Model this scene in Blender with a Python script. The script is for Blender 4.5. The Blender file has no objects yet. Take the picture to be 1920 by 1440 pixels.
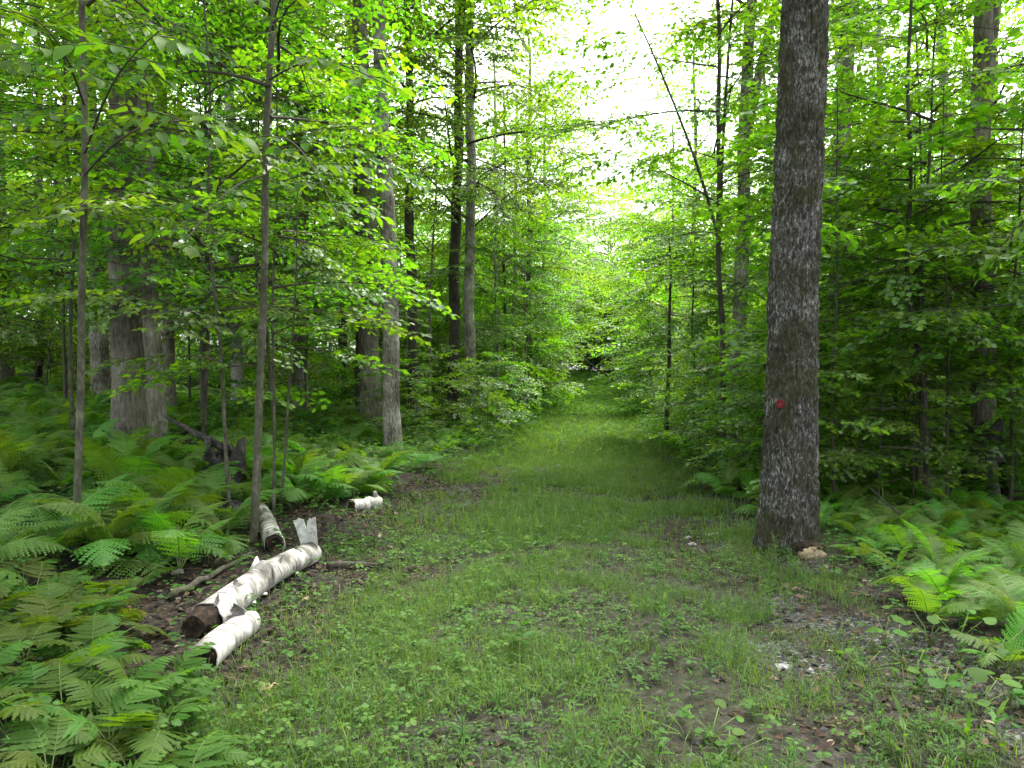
import bpy, math, random
import numpy as np
from mathutils import Vector, Matrix, Euler

# ------------------------------------------------------------------ camera, sky, sun, exposure
SC = bpy.context.scene
COL = SC.collection
F_PX, CX, HZ = 1400.0, 960.0, 712.0          # focal length (px of the 1920 wide photo), centre column, horizon row
EYE = 1.6
cam_d = bpy.data.cameras.new('camera')
cam_d.sensor_width = 36.0
cam_d.lens = 36.0 * F_PX / 1920.0
cam_d.clip_end = 2000.0
cam_d.clip_start = 0.05
cam = bpy.data.objects.new('camera', cam_d)
COL.objects.link(cam)
cam.location = (0, 0, EYE)
cam.rotation_euler = (math.radians(90) - math.atan((720 - HZ) / F_PX), 0, 0)
SC.camera = cam

SUN_EL, SUN_AZ = 64.0, 28.0                  # azimuth measured from +Y (into the picture) towards +X
world = bpy.data.worlds.new('World')
SC.world = world
world.use_nodes = True
wn, wl = world.node_tree.nodes, world.node_tree.links
wn.clear()
w_out = wn.new('ShaderNodeOutputWorld')
w_bg = wn.new('ShaderNodeBackground')
w_bg.inputs['Strength'].default_value = 0.15
w_sky = wn.new('ShaderNodeTexSky')
w_sky.sky_type = 'NISHITA'
w_sky.sun_disc = False
w_sky.sun_elevation = math.radians(SUN_EL)
w_sky.sun_rotation = math.radians(SUN_AZ)
w_sky.air_density = 1.0
w_sky.dust_density = 4.0
w_hsv = wn.new('ShaderNodeHueSaturation')     # thin high cloud: the blue is washed out
w_hsv.inputs['Saturation'].default_value = 0.22
wl.new(w_sky.outputs[0], w_hsv.inputs['Color'])
wl.new(w_hsv.outputs[0], w_bg.inputs['Color'])
wl.new(w_bg.outputs[0], w_out.inputs['Surface'])

sun_d = bpy.data.lights.new('sun', 'SUN')
sun_d.energy = 1.5
sun_d.angle = math.radians(14)
sun_d.color = (1.0, 0.95, 0.86)
sun = bpy.data.objects.new('sun', sun_d)
COL.objects.link(sun)
_el, _az = math.radians(SUN_EL), math.radians(SUN_AZ)
_dir = Vector((math.sin(_az) * math.cos(_el), math.cos(_az) * math.cos(_el), math.sin(_el)))
sun.rotation_euler = (-_dir).to_track_quat('-Z', 'Y').to_euler()
sun.location = (0, 0, 40)

SC.view_settings.view_transform = 'Standard'
SC.view_settings.look = 'None'
SC.view_settings.exposure = 2.7
SC.view_settings.gamma = 1.0
SC.view_settings.use_curve_mapping = False
SC.render.engine = 'CYCLES'
cy = SC.cycles
cy.max_bounces = 7
cy.diffuse_bounces = 6
cy.glossy_bounces = 2
cy.transmission_bounces = 4
cy.transparent_max_bounces = 4
cy.caustics_reflective = False
cy.caustics_refractive = False
cy.use_adaptive_sampling = True
cy.adaptive_threshold = 0.015
cy.use_denoising = True
try:
    cy.denoiser = 'OPENIMAGEDENOISE'
    cy.denoising_input_passes = 'RGB_ALBEDO_NORMAL'
except Exception:
    pass
cy.sample_clamp_indirect = 6.0

rng = np.random.default_rng(7)
TAU = 2 * math.pi

# ------------------------------------------------------------------ numeric helpers
def smooth(a, b, x):
    t = np.clip((np.asarray(x, float) - a) / (b - a), 0, 1)
    return t * t * (3 - 2 * t)

def vnoise(P, seed=0):
    """value noise in 0..1 at the rows of P (N,3)"""
    P = np.asarray(P, float)
    i = np.floor(P).astype(np.int64)
    f = P - i
    f = f * f * (3 - 2 * f)
    out = 0
    for dx in (0, 1):
        wx = f[:, 0] if dx else 1 - f[:, 0]
        for dy in (0, 1):
            wy = f[:, 1] if dy else 1 - f[:, 1]
            for dz in (0, 1):
                wz = f[:, 2] if dz else 1 - f[:, 2]
                h = ((i[:, 0] + dx) * 374761393 + (i[:, 1] + dy) * 668265263 + (i[:, 2] + dz) * 1274126177 + seed * 974711) & 0xffffffff
                h = ((h ^ (h >> 13)) * 1274126177) & 0xffffffff
                h = (h ^ (h >> 16)) & 0xffff
                out = out + wx * wy * wz * (h / 65535.0)
    return out

def n2(x, y, scale, seed=0):
    x, y = np.broadcast_arrays(np.asarray(x, float), np.asarray(y, float))
    return vnoise(np.stack([x.ravel() * scale, y.ravel() * scale, np.full(x.size, 0.37)], 1), seed).reshape(x.shape)

# ------------------------------------------------------------------ the lie of the land (x right, y away, z up)
def path_x(y):
    y = np.asarray(y, float)
    v = 0.4 + 0.13 * (np.sqrt((y - 8) ** 2 + 9) + (y - 8)) / 2
    return v - 0.03 * np.clip(y - 46, 0, 16) ** 2

def ground_h(x, y):
    x = np.asarray(x, float); y = np.asarray(y, float)
    s = x - path_x(y)
    left = np.clip(-s - 2.6, 0, None)
    h = 3.2 * (1 - np.exp(-0.042 * left)) * smooth(0, 2.5, left)
    h = h + 0.10 * smooth(1.6, 2.6, -s)
    h = h - 0.10 * smooth(2.2, 3.2, s) + 0.02 * np.clip(s - 6, 0, 20)
    h = h + 2.5 * smooth(40, 64, y)
    h = h - 0.05 * np.exp(-((np.abs(s) - 1.15) / 0.35) ** 2) * smooth(60, 40, y)
    off = smooth(1.5, 3.0, np.abs(s))
    h = h + (n2(x, y, 0.35, 3) - 0.5) * 0.22 * off + (n2(x, y, 1.3, 4) - 0.5) * (0.03 + 0.06 * off)
    h = h + (n2(x, y, 5.0, 5) - 0.5) * 0.02
    return h

H0 = float(ground_h(0.4, 4.0))

def gh(x, y):
    return float(ground_h(x, y))

def pix(px, py, d):
    """point at depth d on the ray through a photo pixel"""
    return Vector(((px - CX) / F_PX * d, d, EYE - (py - HZ) / F_PX * d))

def ground_at(px, py):
    """where that ray meets the ground"""
    d = 1.5 * 1.004 ** np.arange(1150)
    x = (px - CX) / F_PX * d; z = EYE - (py - HZ) / F_PX * d
    k = int(np.argmax(z < ground_h(x, d)))
    return Vector((x[k], d[k], gh(x[k], d[k])))

# ------------------------------------------------------------------ mesh building
class MB:
    """collects vertices, triangles / quads, a material index per face and a tint per vertex"""
    def __init__(self):
        self.V, self.T, self.Q, self.TM, self.QM, self.A, self.n = [], [], [], [], [], [], 0
    def add(self, V, F, mat=0, tint=0.5):
        V = np.asarray(V, float).reshape(-1, 3)
        F = np.asarray(F, np.int64)
        if len(V) == 0 or len(F) == 0:
            return self
        mat = np.broadcast_to(np.asarray(mat), (len(F),))
        if F.shape[1] == 3:
            self.T.append(F + self.n); self.TM.append(mat)
        else:
            self.Q.append(F + self.n); self.QM.append(mat)
        self.V.append(V)
        self.A.append(np.broadcast_to(np.asarray(tint, float), (len(V),)))
        self.n += len(V)
        return self
    def add_mb(self, other, M=None, off=None, dt=0.0):
        V, T, Q, TM, QM, A = other.arrays()
        if M is not None:
            V = V @ np.asarray(M).T
        if off is not None:
            V = V + np.asarray(off)
        b = self.n
        self.V.append(V); self.A.append(np.clip(A + dt, 0, 1)); self.n += len(V)
        if len(T): self.T.append(T + b); self.TM.append(TM)
        if len(Q): self.Q.append(Q + b); self.QM.append(QM)
    def arrays(self):
        z3, z4, z = np.zeros((0, 3), np.int64), np.zeros((0, 4), np.int64), np.zeros(0, np.int64)
        return (np.concatenate(self.V), np.concatenate(self.T) if self.T else z3, np.concatenate(self.Q) if self.Q else z4,
                np.concatenate(self.TM) if self.TM else z, np.concatenate(self.QM) if self.QM else z, np.concatenate(self.A))
    def mesh(self, name, mats, smooth_shade=False, attrs=None):
        V, T, Q, TM, QM, A = self.arrays()
        me = bpy.data.meshes.new(name)
        me.vertices.add(len(V)); me.vertices.foreach_set('co', V.astype(np.float32).ravel())
        loops = np.concatenate([T.ravel(), Q.ravel()]).astype(np.int32)
        me.loops.add(len(loops)); me.loops.foreach_set('vertex_index', loops)
        nf = len(T) + len(Q)
        tot = np.concatenate([np.full(len(T), 3), np.full(len(Q), 4)]).astype(np.int32)
        me.polygons.add(nf)
        me.polygons.foreach_set('loop_start', np.concatenate([[0], np.cumsum(tot)[:-1]]).astype(np.int32))
        try:
            me.polygons.foreach_set('loop_total', tot)
        except Exception:
            pass
        for m in mats:
            me.materials.append(m)
        me.polygons.foreach_set('material_index', np.concatenate([TM, QM]).astype(np.int32))
        me.polygons.foreach_set('use_smooth', np.full(nf, bool(smooth_shade)))
        at = me.attributes.new('tint', 'FLOAT', 'POINT')
        at.data.foreach_set('value', A.astype(np.float32))
        for k, v in (attrs or {}).items():
            a2 = me.attributes.new(k, 'FLOAT', 'POINT')
            a2.data.foreach_set('value', np.asarray(v, np.float32))
        me.update(calc_edges=True)
        me.validate()
        return me

def tube(pts, radii, sides=8, cap=True):
    """swept tube; returns V, F(quads), and the caps as triangles"""
    pts = np.asarray(pts, float); n = len(pts)
    radii = np.broadcast_to(np.asarray(radii, float), (n,))
    tan = np.gradient(pts, axis=0)
    tan /= np.linalg.norm(tan, axis=1, keepdims=True) + 1e-9
    ref = np.array([0, 0, 1.0]) if abs(tan[0, 2]) < 0.8 else np.array([1.0, 0, 0])
    a = np.cross(tan, ref); a /= np.linalg.norm(a, axis=1, keepdims=True) + 1e-9
    b = np.cross(tan, a)
    th = np.arange(sides) / sides * TAU
    V = pts[:, None, :] + radii[:, None, None] * (np.cos(th)[None, :, None] * a[:, None, :] + np.sin(th)[None, :, None] * b[:, None, :])
    V = V.reshape(-1, 3)
    i = np.arange(n - 1)[:, None] * sides; j = np.arange(sides)[None, :]; k = (j + 1) % sides
    F = np.stack([i + j, i + k, i + sides + k, i + sides + j], -1).reshape(-1, 4)
    return V, F

def add_tube(mb, pts, radii, sides=8, mat=0, tint=0.5, cap=True):
    V, F = tube(pts, radii, sides)
    n = len(np.asarray(pts))
    base = mb.n
    mb.add(V, F, mat, tint)
    if cap:
        c = np.array([np.asarray(pts[0], float), np.asarray(pts[-1], float)])
        j = np.arange(sides); k = (j + 1) % sides
        mb.V.append(c); mb.A.append(np.full(2, tint if np.isscalar(tint) else 0.5)); 
        t0 = np.stack([np.full(sides, base + n * sides), base + k, base + j], -1)
        t1 = np.stack([np.full(sides, base + n * sides + 1), base + (n - 1) * sides + j, base + (n - 1) * sides + k], -1)
        mb.T.append(np.concatenate([t0, t1])); mb.TM.append(np.full(2 * sides, mat)); mb.n += 2

def norm(v):
    return v / (np.linalg.norm(v, axis=-1, keepdims=True) + 1e-9)

# leaf outlines: x along the leaf, y across, z up; unit length
def tmpl_kite():
    V = np.array([[0, 0, 0], [0.42, 0.36, 0.05], [1, 0, -0.10], [0.42, -0.36, 0.05]])
    return V, np.array([[0, 3, 2], [0, 2, 1]])
def tmpl_oval(w=0.27):
    V = np.array([[0, 0, 0], [0.22, w * .8, .04], [0.55, w, .05], [0.82, w * .55, 0], [1.05, 0, -.10], [0.82, -w * .55, 0], [0.55, -w, .05], [0.22, -w * .8, .04], [0.5, 0, 0.0]])
    F = [[8, i, (i - 1) % 8] for i in range(8)]
    return V, np.array(F)[:, ::1]
def tmpl_maple():
    o = [(0, 0), (-.06, .26), (.16, .30), (.20, .52), (.42, .42), (.56, .60), (.60, .24), (.78, .22), (1.02, 0)]
    pts = o + [(x, -y) for x, y in o[-2:0:-1]]
    V = np.array([[x, y, -0.12 * (x - .4) ** 2 - 0.10 * abs(y) + 0.03] for x, y in pts] + [[0.35, 0, 0.03]])
    n = len(pts)
    return V, np.array([[n, i, (i + 1) % n] for i in range(n)])
def tmpl_lance():
    V = np.array([[0, 0, 0], [0.3, .10, .02], [0.65, .08, 0], [1, 0, -.12], [0.65, -.08, 0], [0.3, -.10, .02]])
    return V, np.array([[0, 5, 1], [1, 5, 4], [1, 4, 2], [2, 4, 3]])
def tmpl_round():
    th = np.linspace(0, TAU, 10, endpoint=False)
    V = [[0.5 - 0.5 * math.cos(t) * (1.0 if math.cos(t) < .95 else 0.72), 0.46 * math.sin(t), 0.05 * math.cos(2 * t)] for t in th]
    V.append([0.45, 0, -0.02])
    return np.array(V), np.array([[10, i, (i + 1) % 10] for i in range(10)])

def add_leaves(mb, pos, d, n, size, tmpl, mat=0, tint=None):
    TV, TF = tmpl
    pos = np.asarray(pos, float); N = len(pos)
    if N == 0:
        return
    d = norm(np.asarray(d, float)); n = np.asarray(n, float)
    s = norm(np.cross(n, d)); n = np.cross(d, s)
    size = np.broadcast_to(np.asarray(size, float), (N,))
    V = pos[:, None, :] + size[:, None, None] * (TV[None, :, 0:1] * d[:, None, :] + TV[None, :, 1:2] * s[:, None, :] + TV[None, :, 2:3] * n[:, None, :])
    F = (np.arange(N)[:, None, None] * len(TV) + TF[None]).reshape(-1, TF.shape[1])
    if tint is None:
        tint = np.full(N, .5)
    mb.add(V.reshape(-1, 3), F, mat, np.repeat(tint, len(TV)))

# ------------------------------------------------------------------ object helpers
def link(name, data, parent=None, mat=None):
    o = bpy.data.objects.new(name, data)
    COL.objects.link(o)
    if parent is not None:
        o.parent = parent
    return o

def tag(o, label=None, cat=None, group=None, kind=None):
    if label: o['label'] = label
    if cat: o['category'] = cat
    if group: o['group'] = group
    if kind: o['kind'] = kind
    return o

def thing(name, label, cat, loc, rot=(0, 0, 0), group=None, scale=1.0):
    o = link(name, None)
    o.location = loc; o.rotation_euler = rot; o.scale = (scale,) * 3
    o.empty_display_size = 0.2
    return tag(o, label, cat, group)

# ------------------------------------------------------------------ materials
def new_mat(name):
    m = bpy.data.materials.new(name)
    m.use_nodes = True
    m.node_tree.nodes.clear()
    return m, m.node_tree.nodes, m.node_tree.links

def ramp(nodes, stops, interp='LINEAR'):
    r = nodes.new('ShaderNodeValToRGB')
    r.color_ramp.interpolation = interp
    el = r.color_ramp.elements
    while len(el) < len(stops):
        el.new(0.5)
    for e, (p, c) in zip(el, stops):
        e.position = p; e.color = (*c, 1)
    return r

def leaf_mat(name, dark, mid, light, trans_gain=(3.1, 3.0, 0.50), trans=0.5, rough=0.45, gloss=0.06, vary=0.05):
    m, N, L = new_mat(name)
    out = N.new('ShaderNodeOutputMaterial')
    at = N.new('ShaderNodeAttribute'); at.attribute_name = 'tint'
    oi = N.new('ShaderNodeObjectInfo')
    r = ramp(N, [(0.0, dark), (0.5, mid), (1.0, light)])
    L.new(at.outputs['Fac'], r.inputs[0])
    hs = N.new('ShaderNodeHueSaturation')
    mr = N.new('ShaderNodeMapRange'); mr.inputs['To Min'].default_value = 0.5 - vary * .35; mr.inputs['To Max'].default_value = 0.5 + vary * .35
    L.new(oi.outputs['Random'], mr.inputs['Value']); L.new(mr.outputs[0], hs.inputs['Hue'])
    mv = N.new('ShaderNodeMapRange'); mv.inputs['To Min'].default_value = 1 - vary * 3; mv.inputs['To Max'].default_value = 1 + vary * 3
    L.new(oi.outputs['Random'], mv.inputs['Value']); L.new(mv.outputs[0], hs.inputs['Value'])
    L.new(r.outputs[0], hs.inputs['Color'])
    df = N.new('ShaderNodeBsdfDiffuse'); L.new(hs.outputs[0], df.inputs['Color'])
    tg = N.new('ShaderNodeMix'); tg.data_type = 'RGBA'; tg.blend_type = 'MULTIPLY'; tg.inputs['Factor'].default_value = 1
    tg.clamp_result = False
    L.new(hs.outputs[0], tg.inputs['A']); tg.inputs['B'].default_value = (*trans_gain, 1)
    tr = N.new('ShaderNodeBsdfTranslucent'); L.new(tg.outputs['Result'], tr.inputs['Color'])
    mx = N.new('ShaderNodeMixShader'); mx.inputs[0].default_value = trans
    L.new(df.outputs[0], mx.inputs[1]); L.new(tr.outputs[0], mx.inputs[2])
    gl = N.new('ShaderNodeBsdfGlossy'); gl.inputs['Roughness'].default_value = rough; gl.inputs['Color'].default_value = (.8, .85, .8, 1)
    m2 = N.new('ShaderNodeMixShader'); m2.inputs[0].default_value = gloss
    L.new(mx.outputs[0], m2.inputs[1]); L.new(gl.outputs[0], m2.inputs[2])
    L.new(m2.outputs[0], out.inputs['Surface'])
    return m

def bark_mat(name, stops, scale=(6, 6, 1.2), patch=1.3, moss=None, moss_amt=0.0, bump=0.5, rough=0.95, mixf=.36, bdist=.02):
    """bark: vertical streaks, large lichen / weather patches, optional moss"""
    m, N, L = new_mat(name)
    out = N.new('ShaderNodeOutputMaterial')
    bs = N.new('ShaderNodeBsdfPrincipled'); bs.inputs['Roughness'].default_value = rough
    bs.inputs['Specular IOR Level'].default_value = 0.15
    tc = N.new('ShaderNodeTexCoord')
    oi = N.new('ShaderNodeObjectInfo')
    ad = N.new('ShaderNodeVectorMath'); ad.operation = 'ADD'
    mul = N.new('ShaderNodeVectorMath'); mul.operation = 'SCALE'; mul.inputs['Scale'].default_value = 37.0
    cmb = N.new('ShaderNodeCombineXYZ'); L.new(oi.outputs['Random'], cmb.inputs[0]); L.new(oi.outputs['Random'], cmb.inputs[2])
    L.new(cmb.outputs[0], mul.inputs[0]); L.new(tc.outputs['Object'], ad.inputs[0]); L.new(mul.outputs[0], ad.inputs[1])
    mp = N.new('ShaderNodeMapping'); mp.inputs['Scale'].default_value = scale
    L.new(ad.outputs[0], mp.inputs[0])
    n1 = N.new('ShaderNodeTexNoise'); n1.inputs['Scale'].default_value = 3.0; n1.inputs['Detail'].default_value = 7; n1.inputs['Roughness'].default_value = 0.74; n1.inputs['Distortion'].default_value = 0.5
    L.new(mp.outputs[0], n1.inputs['Vector'])
    n2_ = N.new('ShaderNodeTexNoise'); n2_.inputs['Scale'].default_value = patch; n2_.inputs['Detail'].default_value = 4
    L.new(ad.outputs[0], n2_.inputs['Vector'])
    mixv = N.new('ShaderNodeMix'); mixv.data_type = 'FLOAT'; mixv.inputs['Factor'].default_value = mixf
    L.new(n1.outputs['Fac'], mixv.inputs['A']); L.new(n2_.outputs['Fac'], mixv.inputs['B'])
    r = ramp(N, stops); L.new(mixv.outputs['Result'], r.inputs[0])
    colour = r.outputs[0]
    if moss is not None:
        n3 = N.new('ShaderNodeTexNoise'); n3.inputs['Scale'].default_value = 3.6; n3.inputs['Detail'].default_value = 5; n3.inputs['Roughness'].default_value = .65
        L.new(ad.outputs[0], n3.inputs['Vector'])
        rm = ramp(N, [(0.52 - moss_amt * .2, (0, 0, 0)), (0.66 - moss_amt * .2, (1, 1, 1))]); L.new(n3.outputs['Fac'], rm.inputs[0])
        sc_ = N.new('ShaderNodeMath'); sc_.operation = 'MULTIPLY'; sc_.inputs[1].default_value = min(1, moss_amt * 1.6)
        L.new(rm.outputs[0], sc_.inputs[0])
        mm = N.new('ShaderNodeMix'); mm.data_type = 'RGBA'; L.new(sc_.outputs[0], mm.inputs['Factor'])
        L.new(colour, mm.inputs['A']); mm.inputs['B'].default_value = (*moss, 1); colour = mm.outputs['Result']
    L.new(colour, bs.inputs['Base Color'])
    bp = N.new('ShaderNodeBump'); bp.inputs['Strength'].default_value = bump; bp.inputs['Distance'].default_value = bdist
    L.new(n1.outputs['Fac'], bp.inputs['Height']); L.new(bp.outputs[0], bs.inputs['Normal'])
    L.new(bs.outputs[0], out.inputs['Surface'])
    return m

def plain_mat(name, stops, scale=8.0, rough=0.9, bump=0.3, detail=6, spec=0.2, dist=0.01):
    m, N, L = new_mat(name)
    out = N.new('ShaderNodeOutputMaterial')
    bs = N.new('ShaderNodeBsdfPrincipled'); bs.inputs['Roughness'].default_value = rough; bs.inputs['Specular IOR Level'].default_value = spec
    tc = N.new('ShaderNodeTexCoord')
    n1 = N.new('ShaderNodeTexNoise'); n1.inputs['Scale'].default_value = scale; n1.inputs['Detail'].default_value = detail; n1.inputs['Roughness'].default_value = .65
    L.new(tc.outputs['Object'], n1.inputs['Vector'])
    r = ramp(N, stops); L.new(n1.outputs['Fac'], r.inputs[0]); L.new(r.outputs[0], bs.inputs['Base Color'])
    bp = N.new('ShaderNodeBump'); bp.inputs['Strength'].default_value = bump; bp.inputs['Distance'].default_value = dist
    L.new(n1.outputs['Fac'], bp.inputs['Height']); L.new(bp.outputs[0], bs.inputs['Normal'])
    L.new(bs.outputs[0], out.inputs['Surface'])
    return m

def tint_mat(name, stops, rough=0.9, trans=0.0):
    m, N, L = new_mat(name)
    out = N.new('ShaderNodeOutputMaterial')
    at = N.new('ShaderNodeAttribute'); at.attribute_name = 'tint'
    r = ramp(N, stops); L.new(at.outputs['Fac'], r.inputs[0])
    bs = N.new('ShaderNodeBsdfPrincipled'); bs.inputs['Roughness'].default_value = rough; bs.inputs['Specular IOR Level'].default_value = .2
    L.new(r.outputs[0], bs.inputs['Base Color']); L.new(bs.outputs[0], out.inputs['Surface'])
    return m

M = {}
M['maple'] = leaf_mat('maple_leaf', (.036, .092, .010), (.062, .146, .013), (.110, .205, .017), trans=0.58)
M['canopy'] = leaf_mat('canopy_leaf', (.034, .088, .009), (.060, .138, .012), (.108, .195, .016), trans=0.60)
M['beech'] = leaf_mat('beech_leaf', (.028, .075, .010), (.046, .108, .013), (.078, .150, .018), trans=0.52, gloss=.02)
M['fern'] = leaf_mat('fern_leaf', (.042, .105, .014), (.068, .150, .018), (.112, .195, .026), trans=0.42, gloss=.03, rough=.6, vary=.09)
M['broad_fern'] = leaf_mat('broad_fern_leaf', (.030, .066, .009), (.047, .092, .012), (.070, .120, .017), trans=0.40, gloss=.012, rough=.6, vary=.09)
M['grass'] = leaf_mat('grass_blade', (.028, .064, .010), (.054, .106, .015), (.108, .152, .030), trans=0.42, gloss=.04, rough=.5)
M['herb'] = leaf_mat('herb_leaf', (.024, .070, .011), (.042, .102, .016), (.078, .145, .026), trans=0.38, gloss=.015, rough=.6, vary=.06)
M['weed'] = leaf_mat('weed_leaf', (.028, .080, .010), (.044, .110, .014), (.072, .145, .020), trans=0.40, gloss=.015, rough=.6, vary=.06)
M['stem'] = plain_mat('green_stem', [(0.3, (.09, .13, .04)), (0.7, (.15, .19, .07))], 12, .6)
M['twig'] = plain_mat('twig_bark', [(0.3, (.030, .026, .020)), (0.7, (.075, .065, .050))], 9, .9)
M['bark_maple'] = bark_mat('mossy_maple_bark', [(0.38, (.014, .013, .011)), (0.47, (.046, .044, .038)), (0.535, (.105, .101, .091)), (0.58, (.24, .236, .222)), (0.66, (.52, .515, .495))],
                           scale=(17, 17, 6.5), patch=2.0, moss=(.036, .038, .013), moss_amt=0.44, bump=1.0, mixf=.20, bdist=.035)
M['bark_grey'] = bark_mat('grey_bark', [(0.36, (.045, .039, .031)), (0.48, (.125, .112, .090)), (0.60, (.24, .225, .19)), (0.70, (.42, .40, .36))],
                          scale=(9, 9, 1.6), patch=1.6, moss=(.05, .055, .020), moss_amt=0.22, bump=.8)
M['bark_flaky'] = bark_mat('flaky_pale_bark', [(0.38, (.050, .043, .033)), (0.47, (.13, .118, .098)), (0.54, (.27, .255, .22)), (0.64, (.50, .48, .44))],
                           scale=(12, 12, 3.0), patch=2.6, moss=(.06, .06, .025), moss_amt=0.2, bump=.9)
M['bark_dark'] = bark_mat('dark_bark', [(0.36, (.022, .020, .017)), (0.52, (.062, .055, .045)), (0.68, (.14, .128, .108))],
                          scale=(8, 8, 1.4), patch=1.4, moss=(.03, .04, .018), moss_amt=0.15, bump=.7)
M['bark_smooth'] = bark_mat('smooth_grey_bark', [(0.36, (.075, .070, .058)), (0.52, (.16, .150, .128)), (0.68, (.27, .26, .235))],
                            scale=(4, 4, 2.5), patch=1.1, moss=(.055, .065, .025), moss_amt=0.15, bump=.3)
M['bark_sapling'] = bark_mat('sapling_bark', [(0.36, (.030, .028, .021)), (0.50, (.075, .070, .052)), (0.60, (.13, .124, .098)), (0.70, (.27, .26, .225))],
                             scale=(9, 9, 5), patch=4.0, moss=(.045, .060, .022), moss_amt=.3, bump=.6)
M['bark_pale'] = bark_mat('pale_bark', [(0.36, (.10, .09, .075)), (0.46, (.30, .285, .25)), (0.66, (.58, .56, .51))],
                          scale=(5, 5, 9), patch=1.5, bump=.3)

# ------------------------------------------------------------------ ground and path
def grid_axis(lo, hi, c0, c1, fine, grow=1.10):
    mid = list(np.arange(c0, c1 + 1e-6, fine))
    a, st = [], fine
    v = c0
    while v > lo:
        st = min(st * grow, 8); v -= st; a.append(v)
    b, st, v = [], fine, c1
    while v < hi:
        st = min(st * grow, 8); v += st; b.append(v)
    return np.array(a[::-1] + mid + b)

def grid_faces(nx, ny):
    i = np.arange(ny - 1)[:, None] * nx; j = np.arange(nx - 1)[None, :]
    return np.stack([i + j, i + j + 1, i + nx + j + 1, i + nx + j], -1).reshape(-1, 4)

def gravel_mask(x, y):
    s = x - path_x(y)
    a = smooth(0.65, 1.05, s) * smooth(2.4, 1.9, s) * smooth(16, 9, y)
    nz = n2(x, y, 1.1, 21) * .6 + n2(x, y, 3.1, 22) * .4
    right = a * smooth(.50, .66, nz + .10 * smooth(6.5, 4.5, y))
    b = smooth(-2.0, -1.6, s) * smooth(-0.5, -0.9, s) * smooth(6.8, 8.2, y) * smooth(12.5, 10.5, y)
    left = b * smooth(.46, .62, nz)
    mid = 0
    return np.clip(right + left + mid * .8, 0, 1)

def litter_mask(x, y):
    """bare brown leaf litter: round the logs, along the wheel tracks, under the big maple"""
    s = x - path_x(y)
    nz = n2(x, y, 0.9, 31) * .6 + n2(x, y, 2.7, 32) * .4
    logs = smooth(-3.2, -2.4, x) * smooth(-.75, -1.35, x) * smooth(3.2, 4.2, y) * smooth(10.5, 8.5, y)
    track = smooth(-2.7, -2.2, s) * smooth(-.9, -1.3, s) * smooth(5, 6, y) * smooth(14.5, 12, y)
    maple = smooth(2.3, 2.6, x) * smooth(3.9, 3.2, x) * smooth(4.2, 5.0, y) * smooth(7.2, 6.2, y)
    rut = smooth(.6, 1.0, s) * smooth(2.6, 2.0, s) * smooth(18, 12, y)
    rs = smooth(1.6, 2.0, s) * smooth(3.2, 2.6, s) * smooth(20, 15, y) * smooth(7.5, 9, y)
    return np.clip(np.maximum.reduce([logs * smooth(.25, .45, nz), track * smooth(.3, .5, nz), maple * smooth(.22, .45, nz), rut * .85 * smooth(.38, .56, nz), rs * smooth(.4, .6, nz)]), 0, 1)

def ground_material(name, litter_stops, green):
    m, N, L = new_mat(name)
    out = N.new('ShaderNodeOutputMaterial')
    bs = N.new('ShaderNodeBsdfPrincipled'); bs.inputs['Roughness'].default_value = .95; bs.inputs['Specular IOR Level'].default_value = .12
    tc = N.new('ShaderNodeTexCoord')
    n1 = N.new('ShaderNodeTexNoise'); n1.inputs['Scale'].default_value = 14; n1.inputs['Detail'].default_value = 8; n1.inputs['Roughness'].default_value = .72
    L.new(tc.outputs['Object'], n1.inputs['Vector'])
    r1 = ramp(N, litter_stops); L.new(n1.outputs['Fac'], r1.inputs[0])
    vo = N.new('ShaderNodeTexVoronoi'); vo.inputs['Scale'].default_value = 55
    L.new(tc.outputs['Object'], vo.inputs['Vector'])
    rg = ramp(N, [(0.0, (.018, .017, .016)), (0.5, (.042, .041, .039)), (0.85, (.085, .085, .083)), (1, (.19, .19, .185))])
    sep = N.new('ShaderNodeSeparateColor'); L.new(vo.outputs['Color'], sep.inputs[0]); L.new(sep.outputs[0], rg.inputs[0])
    ag = N.new('ShaderNodeAttribute'); ag.attribute_name = 'gravel'
    mx = N.new('ShaderNodeMix'); mx.data_type = 'RGBA'; L.new(ag.outputs['Fac'], mx.inputs['Factor'])
    L.new(r1.outputs[0], mx.inputs['A']); L.new(rg.outputs[0], mx.inputs['B'])
    am = N.new('ShaderNodeAttribute'); am.attribute_name = 'green'
    n3 = N.new('ShaderNodeTexNoise'); n3.inputs['Scale'].default_value = 5; n3.inputs['Detail'].default_value = 7
    L.new(tc.outputs['Object'], n3.inputs['Vector'])
    rr = ramp(N, [(.35, green[0]), (.65, green[1])]); L.new(n3.outputs['Fac'], rr.inputs[0])
    m2 = N.new('ShaderNodeMix'); m2.data_type = 'RGBA'; L.new(am.outputs['Fac'], m2.inputs['Factor'])
    L.new(mx.outputs['Result'], m2.inputs['A']); L.new(rr.outputs[0], m2.inputs['B'])
    L.new(m2.outputs['Result'], bs.inputs['Base Color'])
    bp = N.new('ShaderNodeBump'); bp.inputs['Strength'].default_value = .7; bp.inputs['Distance'].default_value = .02
    L.new(n1.outputs['Fac'], bp.inputs['Height']); L.new(bp.outputs[0], bs.inputs['Normal'])
    L.new(bs.outputs[0], out.inputs['Surface'])
    return m

LIT = [(0.32, (.008, .007, .006)), (0.48, (.022, .019, .016)), (0.60, (.044, .038, .032)), (0.72, (.10, .088, .074))]
M['ground'] = ground_material('forest_floor', LIT, ((.018, .032, .010), (.040, .062, .016)))
M['path'] = ground_material('path_soil', LIT, ((.030, .046, .014), (.060, .085, .024)))

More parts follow.
